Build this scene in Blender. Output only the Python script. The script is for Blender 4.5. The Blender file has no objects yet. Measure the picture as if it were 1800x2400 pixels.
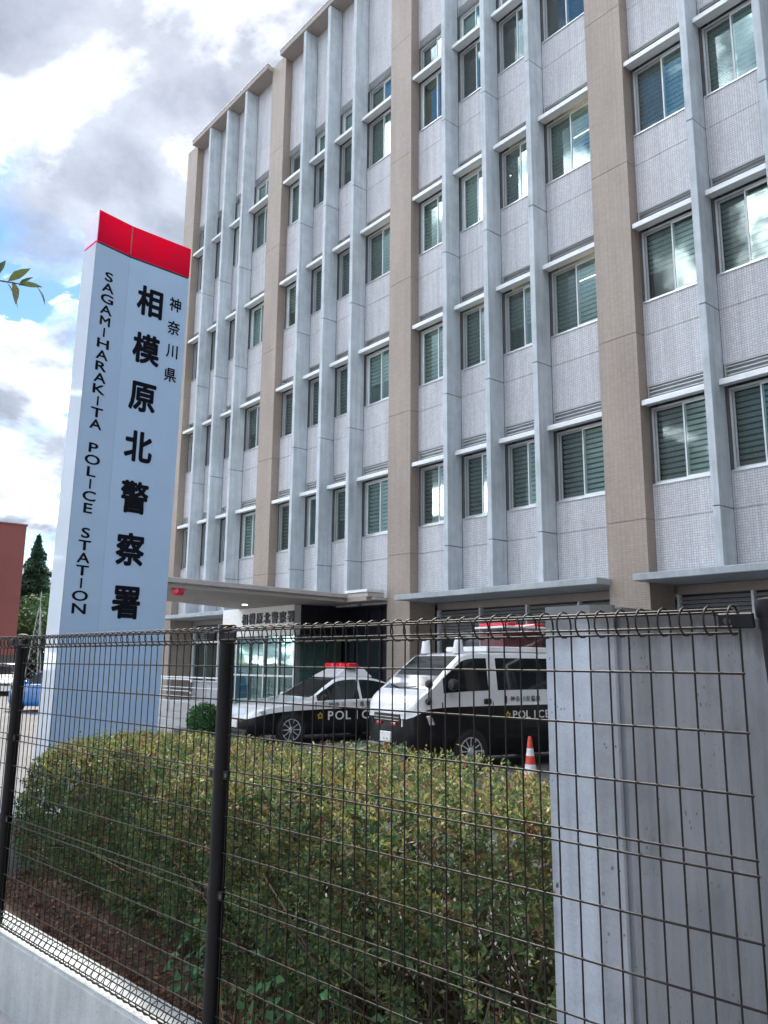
import bpy, bmesh, math, random
import numpy as np
from mathutils import Vector, Matrix
random.seed(7); rng = np.random.default_rng(11)
R = math.radians
SC = bpy.context.scene
COL = SC.collection

# ------------------------------------------------------------------ camera
cam_d = bpy.data.cameras.new('camera'); cam = bpy.data.objects.new('camera', cam_d); COL.objects.link(cam)
cam.location = (21.1546, -14.5716, 1.75)
cam.rotation_euler = (1.7587, -0.0087, 0.8659)
cam_d.sensor_fit = 'HORIZONTAL'; cam_d.sensor_width = 36.0; cam_d.lens = 36.0 * 1872.56 / 1800.0
cam_d.clip_start = 0.05; cam_d.clip_end = 5000
SC.camera = cam
SC.render.resolution_x = 768; SC.render.resolution_y = 1024

# ------------------------------------------------------------------ light
SUN_EL, SUN_AZ = R(51), R(62)          # azimuth: degrees left of the facade's inward normal (+Y towards -X)
sun_dir = Vector((-math.sin(SUN_AZ) * math.cos(SUN_EL), math.cos(SUN_AZ) * math.cos(SUN_EL), math.sin(SUN_EL)))
sl = bpy.data.lights.new('sun', 'SUN'); sl.energy = 2.0; sl.angle = R(6); sl.color = (1.0, 0.93, 0.82)
so = bpy.data.objects.new('sun', sl); COL.objects.link(so)
so.rotation_euler = (-sun_dir).to_track_quat('-Z', 'Y').to_euler()
SC.view_settings.view_transform = 'Standard'; SC.view_settings.look = 'None'
SC.view_settings.gamma = 1.0; SC.view_settings.use_curve_mapping = False
SC.view_settings.exposure = 2.38

class NT:
    """tiny node helper"""
    def __init__(s, tree): s.t = tree; s.n = tree.nodes; s.l = tree.links
    def add(s, typ, **kw):
        n = s.n.new(typ)
        for k, v in kw.items():
            if k == 'ins':
                for a, b in v.items():
                    if hasattr(b, 'is_output') or isinstance(b, bpy.types.NodeSocket): s.l.new(b, n.inputs[a])
                    else: n.inputs[a].default_value = b
            else: setattr(n, k, v)
        return n
    def math(s, op, a, b=None, clamp=False):
        n = s.add('ShaderNodeMath', operation=op); n.use_clamp = clamp
        for i, v in enumerate((a, b)):
            if v is None: continue
            if isinstance(v, bpy.types.NodeSocket): s.l.new(v, n.inputs[i])
            else: n.inputs[i].default_value = v
        return n.outputs[0]
    def mix(s, f, a, b, blend='MIX'):
        n = s.add('ShaderNodeMix', data_type='RGBA', blend_type=blend)
        for k, v in ((0, f), (6, a), (7, b)):
            if isinstance(v, bpy.types.NodeSocket): s.l.new(v, n.inputs[k])
            elif k == 0: n.inputs[0].default_value = v
            else: n.inputs[k].default_value = (*v, 1) if len(v) == 3 else v
        return n.outputs[2]
    def ramp(s, f, stops, interp='LINEAR'):
        n = s.add('ShaderNodeValToRGB'); s.l.new(f, n.inputs[0]); cr = n.color_ramp; cr.interpolation = interp
        while len(cr.elements) < len(stops): cr.elements.new(0.5)
        for e, (p, c) in zip(cr.elements, stops):
            e.position = p; e.color = (c, c, c, 1) if isinstance(c, (int, float)) else (*c, 1)
        return n.outputs[0]
    def noise(s, vec, scale, detail=4, rough=0.55, dist=0.0):
        n = s.add('ShaderNodeTexNoise'); s.l.new(vec, n.inputs['Vector'])
        n.inputs['Scale'].default_value = scale; n.inputs['Detail'].default_value = detail
        n.inputs['Roughness'].default_value = rough; n.inputs['Distortion'].default_value = dist
        return n.outputs[0]
    def mapping(s, vec, scale=(1, 1, 1), loc=(0, 0, 0), rot=(0, 0, 0)):
        n = s.add('ShaderNodeMapping'); s.l.new(vec, n.inputs[0])
        n.inputs['Scale'].default_value = scale; n.inputs['Location'].default_value = loc; n.inputs['Rotation'].default_value = rot
        return n.outputs[0]

SKY_LOC = (-30.737, 18.482, 0.0)
world = bpy.data.worlds.new('World'); SC.world = world; world.use_nodes = True
w = NT(world.node_tree); w.n.clear()
sky = w.add('ShaderNodeTexSky', sky_type='NISHITA'); sky.sun_disc = False
sky.sun_elevation = SUN_EL
sky.sun_rotation = math.atan2(sun_dir.x, sun_dir.y)   # clockwise from +Y
sky.air_density = 1.0; sky.dust_density = 0.15; sky.ozone_density = 1.5
tc = w.add('ShaderNodeTexCoord').outputs['Generated']
sep = w.add('ShaderNodeSeparateXYZ', ins={0: tc})
zz = w.math('MAXIMUM', w.math('ADD', sep.outputs[2], 0.32), 0.08)
comb = w.add('ShaderNodeCombineXYZ', ins={0: w.math('DIVIDE', sep.outputs[0], zz), 1: w.math('DIVIDE', sep.outputs[1], zz), 2: 0.0}).outputs[0]
cl = w.mapping(comb, scale=(1, 1, 1), loc=SKY_LOC)
n1 = w.noise(cl, 2.1, 12, 0.54, 0.35)                # cloud depth: edges thin and white, hearts thick and grey
n0 = w.noise(w.mapping(cl, loc=(5.1, 2.2, 0.4)), 0.7, 2, 0.5)        # open and closed stretches of cloud
dens = w.math('ADD', w.math('MULTIPLY', n1, 0.80), w.math('MULTIPLY', n0, 0.30))
mask = w.ramp(dens, [(0.488, 0.0), (0.528, 0.7), (0.558, 1.0)])
tk = w.math('ADD', w.math('MULTIPLY', dens, 0.72), w.math('MULTIPLY', w.noise(w.mapping(cl, loc=(0.21, -0.13, 0.7)), 3.2, 10, 0.60, 0.3), 0.30))
thick = w.ramp(tk, [(0.502, 0.0), (0.523, 0.90), (0.542, 0.975), (0.57, 0.993), (0.62, 1.0)])
dot = w.add('ShaderNodeVectorMath', operation='DOT_PRODUCT'); w.l.new(tc, dot.inputs[0]); dot.inputs[1].default_value = sun_dir
glow = w.math('POWER', w.math('MAXIMUM', dot.outputs['Value'], 0.0), 10.0)
white = w.mix(glow, (4.5, 4.7, 4.95), (5.0, 5.0, 5.0))
gv = w.ramp(w.noise(w.mapping(cl, loc=(2.2, 1.1, 0.3)), 4.5, 8, 0.6, 0.2), [(0.35, 0.0), (0.65, 1.0)])
grey = w.mix(gv, w.mix(glow, (0.060, 0.071, 0.094), (0.084, 0.093, 0.116)), w.mix(glow, (0.107, 0.122, 0.151), (0.141, 0.152, 0.178)))
ccol = w.mix(thick, white, grey)
hs = w.add('ShaderNodeHueSaturation', ins={'Saturation': 1.2, 'Value': 0.039, 'Color': sky.outputs[0]})
skyc = hs.outputs[0]
out = w.mix(mask, skyc, ccol)
bg = w.add('ShaderNodeBackground', ins={0: out, 1: 1.0})
wo = w.add('ShaderNodeOutputWorld', ins={0: bg.outputs[0]})

# ------------------------------------------------------------------ helpers
class MB:
    def __init__(s): s.v = []; s.f = []
    def quad(s, a, b, c, d): n = len(s.v); s.v += [a, b, c, d]; s.f.append((n, n+1, n+2, n+3)); return s
    def poly(s, pts): n = len(s.v); s.v += list(pts); s.f.append(tuple(range(n, n+len(pts)))); return s
    def box(s, x0, x1, y0, y1, z0, z1):
        n = len(s.v)
        s.v += [(x0,y0,z0),(x1,y0,z0),(x1,y1,z0),(x0,y1,z0),(x0,y0,z1),(x1,y0,z1),(x1,y1,z1),(x0,y1,z1)]
        s.f += [tuple(n+i for i in q) for q in ((0,3,2,1),(4,5,6,7),(0,1,5,4),(1,2,6,5),(2,3,7,6),(3,0,4,7))]
        return s
    def prism(s, poly, z0, z1, axis='z'):
        n = len(s.v); k = len(poly)
        def P(a, b, h): return (a, b, h) if axis == 'z' else ((a, h, b) if axis == 'y' else (h, a, b))
        s.v += [P(a, b, z0) for a, b in poly] + [P(a, b, z1) for a, b in poly]
        s.f += [tuple(n+i for i in range(k))[::-1], tuple(n+k+i for i in range(k))]
        s.f += [(n+i, n+(i+1) % k, n+k+(i+1) % k, n+k+i) for i in range(k)]
        return s
    def tube(s, path, r, n=6, cap=True, close=False):
        path = [Vector(p) for p in path]; base = len(s.v); m = len(path)
        up = None
        for i, p in enumerate(path):
            if close: t = path[(i+1) % m] - path[i-1]
            else: t = path[min(i+1, m-1)] - path[max(i-1, 0)]
            t.normalize()
            if up is None:
                a = Vector((0, 0, 1)) if abs(t.z) < 0.9 else Vector((1, 0, 0))
                up = (a - t * a.dot(t)).normalized()
            else: up = (up - t * up.dot(t)).normalized()
            q = t.cross(up); rr = r[i] if isinstance(r, (list, tuple)) else r
            for k in range(n):
                a = 2 * math.pi * k / n; s.v.append(tuple(p + (up * math.cos(a) + q * math.sin(a)) * rr))
        for i in range(m if close else m-1):
            j = (i+1) % m
            for k in range(n):
                s.f.append((base+i*n+k, base+i*n+(k+1) % n, base+j*n+(k+1) % n, base+j*n+k))
        if cap and not close:
            s.f.append(tuple(base+k for k in range(n))[::-1]); s.f.append(tuple(base+(m-1)*n+k for k in range(n)))
        return s
    def lathe(s, prof, n=16, c=(0,0,0), axis='z', cap=True):
        base = len(s.v); m = len(prof)
        for (r, h) in prof:
            for k in range(n):
                a = 2*math.pi*k/n; x, y = r*math.cos(a), r*math.sin(a)
                p = (x, y, h) if axis == 'z' else ((h, x, y) if axis == 'x' else (y, h, x))
                s.v.append((c[0]+p[0], c[1]+p[1], c[2]+p[2]))
        for i in range(m-1):
            for k in range(n):
                s.f.append((base+i*n+k, base+i*n+(k+1) % n, base+(i+1)*n+(k+1) % n, base+(i+1)*n+k))
        if cap: s.f.append(tuple(base+k for k in range(n))[::-1]); s.f.append(tuple(base+(m-1)*n+k for k in range(n)))
        return s
    def mesh(s, name, mat, smooth=False, bevel=0.0, angle=35):
        me = bpy.data.meshes.new(name); me.from_pydata(s.v, [], s.f)
        bm = bmesh.new(); bm.from_mesh(me)
        bmesh.ops.remove_doubles(bm, verts=bm.verts, dist=1e-5) if smooth else None
        if bevel:
            bmesh.ops.bevel(bm, geom=[e for e in bm.edges if len(e.link_faces) == 2 and e.calc_face_angle(0) > 0.6], offset=bevel, segments=1, affect='EDGES', profile=0.5)
        bmesh.ops.recalc_face_normals(bm, faces=bm.faces)
        bm.to_mesh(me); bm.free(); me.update()
        me.materials.append(mat)
        if smooth:
            me.shade_smooth()
            try: me.set_sharp_from_angle(angle=R(angle))
            except Exception: pass
        return me
    def build(s, name, mat, parent=None, loc=None, **kw):
        return link(s.mesh(name, mat, **kw), name, parent, loc)

def link(me, name, parent=None, loc=None, rotz=None):
    o = bpy.data.objects.new(name, me); COL.objects.link(o)
    if parent is not None: o.parent = parent
    if loc is not None: o.location = loc
    if rotz is not None: o.rotation_euler.z = rotz
    return o
def tag(o, label=None, cat=None, group=None, kind=None):
    for k, v in (('label', label), ('category', cat), ('group', group), ('kind', kind)):
        if v: o[k] = v
    return o
def thing(name, label, cat, loc=(0, 0, 0), rotz=0.0, group=None):
    o = bpy.data.objects.new(name, None); COL.objects.link(o); o.location = loc; o.rotation_euler.z = rotz
    o.empty_display_size = 0.3
    return tag(o, label, cat, group)
def struct(o): o['kind'] = 'structure'; return o

# ------------------------------------------------------------------ materials
MATS = {}
def new_mat(name):
    m = bpy.data.materials.new(name); m.use_nodes = True; t = NT(m.node_tree)
    p = t.n['Principled BSDF']; MATS[name] = m
    return m, t, p
def plain(name, col, rough=0.6, metal=0.0, coat=0.0, var=0.12, scale=6.0, spec=0.5, bump=0.0, bscale=60):
    m, t, p = new_mat(name)
    g = t.add('ShaderNodeNewGeometry').outputs['Position']
    n = t.noise(g, scale, 5, 0.6)
    f = t.ramp(n, [(0.3, 0.0), (0.7, 1.0)])
    lo = tuple(c * (1 - var) for c in col); hi = tuple(min(1, c * (1 + var)) for c in col)
    t.l.new(t.mix(f, lo, hi), p.inputs['Base Color'])
    p.inputs['Roughness'].default_value = rough; p.inputs['Metallic'].default_value = metal
    p.inputs['Coat Weight'].default_value = coat; p.inputs['Specular IOR Level'].default_value = spec
    if bump:
        b = t.add('ShaderNodeBump', ins={'Strength': bump, 'Distance': 0.01, 'Height': t.noise(g, bscale, 4, 0.6)})
        t.l.new(b.outputs[0], p.inputs['Normal'])
    return m
def concrete(name, col, streak=0.5, pits=False, stain_top=None, scale=1.0, boards=False):
    m, t, p = new_mat(name)
    g = t.add('ShaderNodeNewGeometry').outputs['Position']
    a = t.noise(g, 1.7 * scale, 6, 0.65)
    st = t.noise(t.mapping(g, scale=(9 * scale, 9 * scale, 0.55 * scale)), 1.0, 5, 0.6)
    fine = t.noise(g, 55 * scale, 4, 0.7)
    f = t.math('ADD', t.math('MULTIPLY', a, 0.55), t.math('MULTIPLY', st, 0.55 * streak + 0.1))
    f = t.math('ADD', f, t.math('MULTIPLY', fine, 0.25))
    f = t.ramp(f, [(0.42, 0.0), (0.78, 1.0)])
    c = t.mix(f, tuple(x * 0.66 for x in col), tuple(x * 1.16 for x in col))
    height = fine
    if pits:
        vo = t.add('ShaderNodeTexVoronoi', feature='F1'); t.l.new(t.mapping(g, scale=(1, 1, 0.8)), vo.inputs['Vector']); vo.inputs['Scale'].default_value = 40.0
        big = t.noise(g, 7.0, 2, 0.5)
        r = t.math('MULTIPLY', t.ramp(big, [(0.42, 0.0), (0.72, 1.0)]), 0.22)
        pit = t.math('LESS_THAN', vo.outputs['Distance'], r)
        c = t.mix(t.math('MULTIPLY', pit, t.ramp(t.noise(g, 40, 2, .5), [(.35, .45), (.65, 1.0)])), c, tuple(x * 0.35 for x in col))
        blot = t.ramp(t.noise(g, 3.3, 3, 0.7), [(0.52, 0.0), (0.70, 1.0)])
        c = t.mix(t.math('MULTIPLY', blot, 0.4), c, tuple(x * 0.55 for x in col))
        height = t.math('SUBTRACT', fine, t.math('MULTIPLY', pit, 1.5))
    if stain_top is not None:
        z = t.add('ShaderNodeSeparateXYZ', ins={0: g}).outputs[2]
        zz = t.math('ADD', z, t.math('MULTIPLY', t.noise(t.mapping(g, scale=(14, 14, 3)), 1.0, 4, 0.7), 0.14))
        k = t.ramp(t.math('MULTIPLY', t.math('SUBTRACT', zz, stain_top), 8.0, ), [(0.0, 0.0), (0.7, 1.0)])
        c = t.mix(t.math('MULTIPLY', k, 0.75), c, (0.06, 0.06, 0.05))
    t.l.new(c, p.inputs['Base Color']); p.inputs['Roughness'].default_value = 0.85
    b = t.add('ShaderNodeBump', ins={'Strength': 0.35, 'Distance': 0.006, 'Height': height})
    t.l.new(b.outputs[0], p.inputs['Normal'])
    return m
def tiles(name, col, grout, tw, th, mortar=0.006, var=0.10, streak=.78):
    m, t, p = new_mat(name)
    g = t.add('ShaderNodeNewGeometry').outputs['Position']
    s = t.add('ShaderNodeSeparateXYZ', ins={0: g})
    uv = t.add('ShaderNodeCombineXYZ', ins={0: t.math('ADD', s.outputs[0], s.outputs[1]), 1: s.outputs[2], 2: 0.0}).outputs[0]
    br = t.add('ShaderNodeTexBrick', offset=0.0); t.l.new(uv, br.inputs['Vector'])
    br.inputs['Scale'].default_value = 1.0; br.inputs['Brick Width'].default_value = tw; br.inputs['Row Height'].default_value = th
    br.inputs['Mortar Size'].default_value = mortar; br.inputs['Mortar Smooth'].default_value = 0.3; br.inputs['Bias'].default_value = 0.0
    br.inputs['Color1'].default_value = (*[c * (1 - var) for c in col], 1); br.inputs['Color2'].default_value = (*[min(1, c * (1 + var)) for c in col], 1)
    br.inputs['Mortar'].default_value = (*grout, 1)
    big = t.mix(1.0, t.ramp(t.noise(t.mapping(g, scale=(1.2, 1.2, 0.4)), 1.0, 5, 0.6), [(0.3, 0.86), (0.7, 1.06)]), t.ramp(t.noise(t.mapping(g, scale=(7, 7, 0.28)), 1.0, 6, 0.65), [(0.34, streak), (0.56, 1.02)]), 'MULTIPLY')
    t.l.new(t.mix(1.0, br.outputs['Color'], big, 'MULTIPLY'), p.inputs['Base Color'])
    p.inputs['Roughness'].default_value = 0.5
    b = t.add('ShaderNodeBump', ins={'Strength': 0.4, 'Distance': 0.003, 'Height': br.outputs['Fac']}); b.invert = True
    t.l.new(b.outputs[0], p.inputs['Normal'])
    return m
def glass(name, tint=(0.78, 0.86, 0.84), ior=1.5, rough=0.02, dark=0.0):
    m, t, p = new_mat(name); t.n.remove(p)
    fr = t.add('ShaderNodeFresnel', ins={'IOR': ior})
    tr = t.add('ShaderNodeBsdfTransparent', ins={0: (*tint, 1)})
    g = t.add('ShaderNodeNewGeometry').outputs['Position']
    b = t.add('ShaderNodeBump', ins={'Strength': 0.05, 'Distance': 0.02, 'Height': t.noise(g, 1.3, 2, 0.5)})
    gl = t.add('ShaderNodeBsdfGlossy', ins={0: (0.95, 1, 1, 1), 'Roughness': rough, 'Normal': b.outputs[0]})
    mx = t.add('ShaderNodeMixShader', ins={0: t.math('MULTIPLY', fr.outputs[0], 0.6, True), 1: tr.outputs[0], 2: gl.outputs[0]})
    t.l.new(mx.outputs[0], t.n['Material Output'].inputs[0])
    return m
def emit(name, col, strength):
    m, t, p = new_mat(name)
    p.inputs['Base Color'].default_value = (*col, 1); p.inputs['Emission Color'].default_value = (*col, 1); p.inputs['Emission Strength'].default_value = strength
    return m

M_FIN = concrete('fin_concrete', (0.47, 0.52, 0.55), 0.8)
M_SLAB = concrete('awning_concrete', (0.42, 0.46, 0.48), 0.4)
M_PIER = concrete('pier_concrete', (0.325, 0.365, 0.425), 0.9, pits=True, stain_top=1.86, scale=1.6)
M_KERB = concrete('kerb_concrete', (0.36, 0.39, 0.41), 0.5, pits=True, scale=1.3)
M_TILE = tiles('light_mosaic_tile', (0.61, 0.615, 0.64), (0.36, 0.36, 0.38), 0.05, 0.05, streak=.84)
M_TAN = tiles('tan_tile', (0.345, 0.285, 0.235), (0.26, 0.215, 0.18), 0.10, 0.05, 0.005, 0.06, .92)
M_ALU = plain('aluminium', (0.62, 0.64, 0.65), 0.35, 0.7, var=0.06)
M_ALUW = plain('pale_aluminium', (0.76, 0.78, 0.79), 0.45, 0.0, var=0.06)
M_LOUV = plain('louvre_metal', (0.40, 0.41, 0.42), 0.5, 0.2, var=0.08)
M_GLASS = glass('window_glass')
M_GLASSD = glass('door_glass', (0.62, 0.78, 0.78))
M_ROOM = plain('room_wall', (0.34, 0.34, 0.32), 0.9, var=0.3, scale=0.9)
M_BLIND = plain('blind_slat', (0.62, 0.66, 0.64), 0.6, var=0.1)
M_BLINDB = plain('brown_blind', (0.24, 0.13, 0.08), 0.6, var=0.15)
M_SEAL = plain('joint_seal', (0.10, 0.10, 0.10), 0.8)
M_DARK = plain('dark_metal', (0.035, 0.035, 0.04), 0.4, 0.3, var=0.2)
M_BLACK = plain('black_plastic', (0.015, 0.015, 0.016), 0.45, var=0.2)
M_ROOF = plain('roof_sheet', (0.35, 0.35, 0.35), 0.8)
M_SOFFIT = plain('soffit_panel', (0.33, 0.29, 0.26), 0.7, var=0.1, scale=2)
M_LAMP = emit('ceiling_lamp', (1.0, 0.86, 0.45), 2.2)

# ------------------------------------------------------------------ ground
def ground_mat(name, col, spk=0.25, patch=0.3, rough=0.9):
    m, t, p = new_mat(name)
    g = t.add('ShaderNodeNewGeometry').outputs['Position']
    a = t.ramp(t.noise(g, 0.35, 6, 0.6), [(0.3, 1 - patch), (0.7, 1 + patch)])
    b = t.ramp(t.noise(g, 140, 2, 0.8), [(0.3, 1 - spk), (0.7, 1 + spk)])
    c = t.mix(1.0, t.mix(1.0, (*col,), a, 'MULTIPLY'), b, 'MULTIPLY')
    t.l.new(c, p.inputs['Base Color']); p.inputs['Roughness'].default_value = rough
    bp = t.add('ShaderNodeBump', ins={'Strength': 0.5, 'Distance': 0.006, 'Height': t.noise(g, 120, 3, 0.7)})
    t.l.new(bp.outputs[0], p.inputs['Normal'])
    return m
M_ASPH = ground_mat('asphalt', (0.10, 0.10, 0.105))
M_PAVE = ground_mat('pavement', (0.30, 0.30, 0.30), 0.12, 0.15)
M_SOIL = ground_mat('soil', (0.055, 0.036, 0.024), 0.5, 0.4)
M_LINE = plain('road_paint', (0.72, 0.72, 0.70), 0.7, var=0.12, scale=20)
struct(MB().quad((-1500, -1500, -0.004), (1500, -1500, -0.004), (1500, 1500, -0.004), (-1500, 1500, -0.004)).build('ground', M_ASPH))
struct(MB().box(-60, 80, -18.5, -13.16, -0.4, 0.06).build('pavement', M_PAVE))
# raised planting bed between the fence and the car park
struct(MB().box(14.95, 19.55, -12.98, -11.35, -0.2, 0.30).build('planting_bed', M_SOIL))
for i, (x0, y0, x1, y1, wd) in enumerate([(7.55, -7.3, 7.55, -2.3, .13), (13.1, -7.0, 13.1, -2.0, .13), (2.9, -7.4, 7.9, -7.4, .13), (-14, -8.0, -6, -8.0, .15)]):
    m = MB()
    if x0 == x1: m.quad((x0-wd/2, y0, .004), (x0+wd/2, y0, .004), (x0+wd/2, y1, .004), (x0-wd/2, y1, .004))
    else: m.quad((x0, y0-wd/2, .008), (x1, y0-wd/2, .008), (x1, y0+wd/2, .008), (x0, y0+wd/2, .008))
    struct(m.build('parking_line', M_LINE))

# ------------------------------------------------------------------ police station
Z0, H, ROOF = 4.678, 4.0, 24.53
BP, FP, FT, FD, CD, CW = 7.0784, 1.484, 0.15, 0.53, 0.30, 0.465
J = 0.011
bld = thing('police_station', 'grey five storey police station with tall concrete fins and tan tiled columns', 'building')
def cx(k): return 4.948 + BP * k            # column centres; k=0 is the column beside the entrance
rows = [Z0 + H * k for k in range(4)]
# columns, split at the floor joints
cache = {}
def colseg(z0, z1):
    key = ('c', round(z1 - z0, 3))
    if key not in cache:
        cache[key] = MB().box(-CW, CW, -CD, 0.62, 0, z1 - z0).mesh('column_panel', M_TAN)
    return cache[key]
cuts = [0.0] + rows + [16.678 + 4.0, ROOF - 0.02]
for k in range(-2, 3):
    for a, b in zip(cuts[:-1], cuts[1:]):
        link(colseg(a + J/2, b - J/2), 'column_panel', bld, (cx(k), 0, a + J/2))
    MB().box(cx(k) - CW + .02, cx(k) + CW - .02, -CD + .02, 0.6, 0.02, ROOF - .05).build('column_core', M_SEAL, bld)
# end wall and roof of the block
MB().box(cx(-2) - CW + .01, cx(-2) + CW - .03, 0.63, 14.0, 0, ROOF - .05).build('end_wall', M_TAN, bld)
MB().box(cx(-2) + CW - .03, cx(2) + 6, 13.6, 14.0, 0, ROOF - .3).build('rear_wall', M_TAN, bld)
MB().box(cx(-2) + CW, cx(2) + 6, 0.36, 13.58, ROOF - 0.35, ROOF - 0.20).build('roof', M_ROOF, bld)
# gaps
gaps = []
for b in range(-1, 3):
    L, Rr = cx(b - 1) + CW, cx(b) - CW
    f = [BP * b + FP * i for i in range(3)]
    ed = [(L, f[0] - FT), (f[0], f[1] - FT), (f[1], f[2] - FT), (f[2], Rr)]
    for i, e in enumerate(ed): gaps.append((b, i, *e))
    # fins, split at the joints
    zs = [3.535] + rows + [ROOF - 0.2]
    for x in f:
        for a, c in zip(zs[:-1], zs[1:]):
            key = ('f', round(c - a, 3))
            if key not in cache:
                cache[key] = MB().box(-FT, 0, -FD, -0.002, 0, c - a - J*1.6).mesh('fin_panel', M_FIN, bevel=0.008)
            link(cache[key], 'fin_panel', bld, (x, 0, a + J*.8))
        MB().box(x - FT + .02, x - .02, -FD + .025, -.02, 3.56, ROOF - .25).build('fin_core', M_SEAL, bld)
    # roof slab between the columns
    MB().box(L - .02, Rr + .02, -FD - .035, 0.35, ROOF - 0.20, ROOF).build('roof_slab', M_SOFFIT, bld, bevel=0.01)
    MB().box(L - .05, Rr + .05, -FD - .055, -FD + .10, ROOF + 0.002, ROOF + 0.035).build('roof_capping', M_ALUW, bld)
# wall: a core behind everything, panels in front with open joints
def wallseg(wd, h):
    key = ('w', round(wd, 3), round(h, 3))
    if key not in cache: cache[key] = MB().box(0, wd, 0, 0.1, 0, h).mesh('wall_panel', M_TILE)
    return cache[key]
core = MB()
for (b, i, x0, x1) in gaps:
    core.box(x0 - .10, x0 + .045, 0.03, 0.34, 3.45, ROOF - .3); core.box(x1 - .045, x1 + .10, 0.03, 0.34, 3.45, ROOF - .3)
    wd = x1 - x0
    segs = [(3.40, rows[0])]
    for k in range(4):
        segs.append((rows[k], rows[k] + 0.74))
        if k < 3: segs.append((rows[k] + 2.86, rows[k+1]))
    segs += [(rows[3] + 3.87, 21.7), (21.7, ROOF - .20)]
    for a, c in segs:
        link(wallseg(wd - .008, c - a - J), 'wall_panel', bld, (x0 + .004, 0, a + J/2))
        core.box(x0, x1, 0.07, 0.34, a - .004, c + .004)
core.build('wall_core', M_SEAL, bld)
# dark rooms behind the windows
rm = MB(); xa, xb = cx(-2) + CW - .1, cx(2)
for k in range(4):
    z0, z1 = rows[k] + .35, rows[k] + (3.0 if k < 3 else 4.2)
    rm.quad((xa, .34, z0), (xb, .34, z0), (xb, 3.2, z0), (xa, 3.2, z0)); rm.quad((xa, .34, z1), (xb, .34, z1), (xb, 3.2, z1), (xa, 3.2, z1))
    rm.quad((xa, 3.2, z0), (xb, 3.2, z0), (xb, 3.2, z1), (xa, 3.2, z1))
    for (b, i, x0, x1) in gaps:
        if i == 0: rm.quad((x0 - .3, .34, z0), (x0 - .3, 3.2, z0), (x0 - .3, 3.2, z1), (x0 - .3, .34, z1))
rm.build('room_shell', M_ROOM, bld)

M_SCREEN, t_, p_ = new_mat('insect_screen')
tr_ = t_.add('ShaderNodeBsdfTransparent'); mx_ = t_.add('ShaderNodeMixShader', ins={0: 0.33, 1: tr_.outputs[0], 2: p_.outputs[0]})
p_.inputs['Base Color'].default_value = (0.03, 0.032, 0.035, 1); p_.inputs['Roughness'].default_value = 0.6
t_.l.new(mx_.outputs[0], t_.n['Material Output'].inputs[0])

def win_meshes(wd, h):
    key = ('win', round(wd, 3), round(h, 3))
    if key in cache: return cache[key]
    o = .05; F = .045; mid = wd / 2
    fr = MB()
    fr.box(o, o+F, .045, .14, 0, h).box(wd-o-F, wd-o, .045, .14, 0, h).box(o+F, wd-o-F, .045, .14, 0, F).box(o+F, wd-o-F, .045, .14, h-F, h)
    fr.box(o-.02, wd-o+.02, -.03, .046, -.035, -.002)                       # sill plate
    frame = fr.mesh('window', M_ALU)
    sa = .03
    def sash(x0, x1, y):
        q = MB(); z0, z1 = F, h - F
        q.box(x0, x0+sa, y, y+.03, z0, z1).box(x1-sa, x1, y, y+.03, z0, z1).box(x0+sa, x1-sa, y, y+.03, z0, z0+sa).box(x0+sa, x1-sa, y, y+.03, z1-sa, z1)
        return q.mesh('sash', M_ALUW)
    sl_, sr_ = sash(o+F, mid+.025, .10), sash(mid-.025, wd-o-F, .062)
    def pane(x0, x1, y): return MB().box(x0+sa, x1-sa, y+.012, y+.018, F+sa, h-F-sa).mesh('pane', M_GLASS)
    pl_, pr_ = pane(o+F, mid+.025, .10), pane(mid-.025, wd-o-F, .062)
    scr = MB().quad((o+F, .052, F), (mid-.02, .052, F), (mid-.02, .052, h-F), (o+F, .052, h-F)).mesh('insect_screen', M_SCREEN)
    def blind(x0, x1, mat, z_lo):
        q = MB(); z = h - F - .03
        while z > z_lo:
            q.quad((x0, .20, z), (x1, .20, z), (x1, .235, z - .066), (x0, .235, z - .066)); z -= .115
        return q.mesh('blind', mat)
    bl = [blind(o+F, wd-o-F, M_BLIND, F), blind(o+F, wd-o-F, M_BLIND, h*.45), blind(o+F, wd-o-F, M_BLINDB, F)]
    cache[key] = (frame, sl_, sr_, pl_, pr_, scr, bl)
    return cache[key]
def shade_mesh(wd):
    key = ('sh', round(wd, 3))
    if key not in cache:
        cache[key] = MB().prism([(-.255, 0), (-.255, .085), (-.245, .115), (.02, .125), (.02, .04), (-.235, .022), (-.24, 0)], .012, wd - .012, 'x').mesh('sunshade', M_ALUW)
    return cache[key]
def louv_meshes(wd, h, n):
    key = ('lv', round(wd, 3), round(h, 3))
    if key not in cache:
        f = MB().box(.02, .055, -.012, .09, 0, h).box(wd-.055, wd-.02, -.012, .09, 0, h).box(.055, wd-.055, -.012, .09, h-.03, h).box(.055, wd-.055, .07, .1, 0, h-.03)
        bl = MB().prism([(-.025, 0), (-.018, 0), (.06, .05), (.053, .056)], .056, wd - .056, 'x')
        cache[key] = (f.mesh('louvre', M_LOUV), bl.mesh('louvre_blade', M_ALUW))
    return cache[key]
lamp_me = MB().box(0, .9, 0, .12, 0, .03).mesh('ceiling_lamp', M_LAMP)
def window(x0, wd, z, h, state, lamp=False, scr=True):
    fr, s1, s2, p1, p2, sc, bl = win_meshes(wd, h)
    o = link(fr, 'window', bld, (x0, 0, z))
    for me, nm in ((s1, 'sash'), (s2, 'sash'), (p1, 'pane'), (p2, 'pane')): link(me, nm, o)
    if scr: link(sc, 'insect_screen', o)
    if state is not None: link(bl[state], 'blind', o)
    if lamp: link(lamp_me, 'ceiling_lamp', o, (.25, .75, h - .1))
wr = random.Random(3)
LIT = {(1, 3, 2), (1, 3, 1), (1, 1, 1), (0, 3, 2), (1, 1, 2)}
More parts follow.
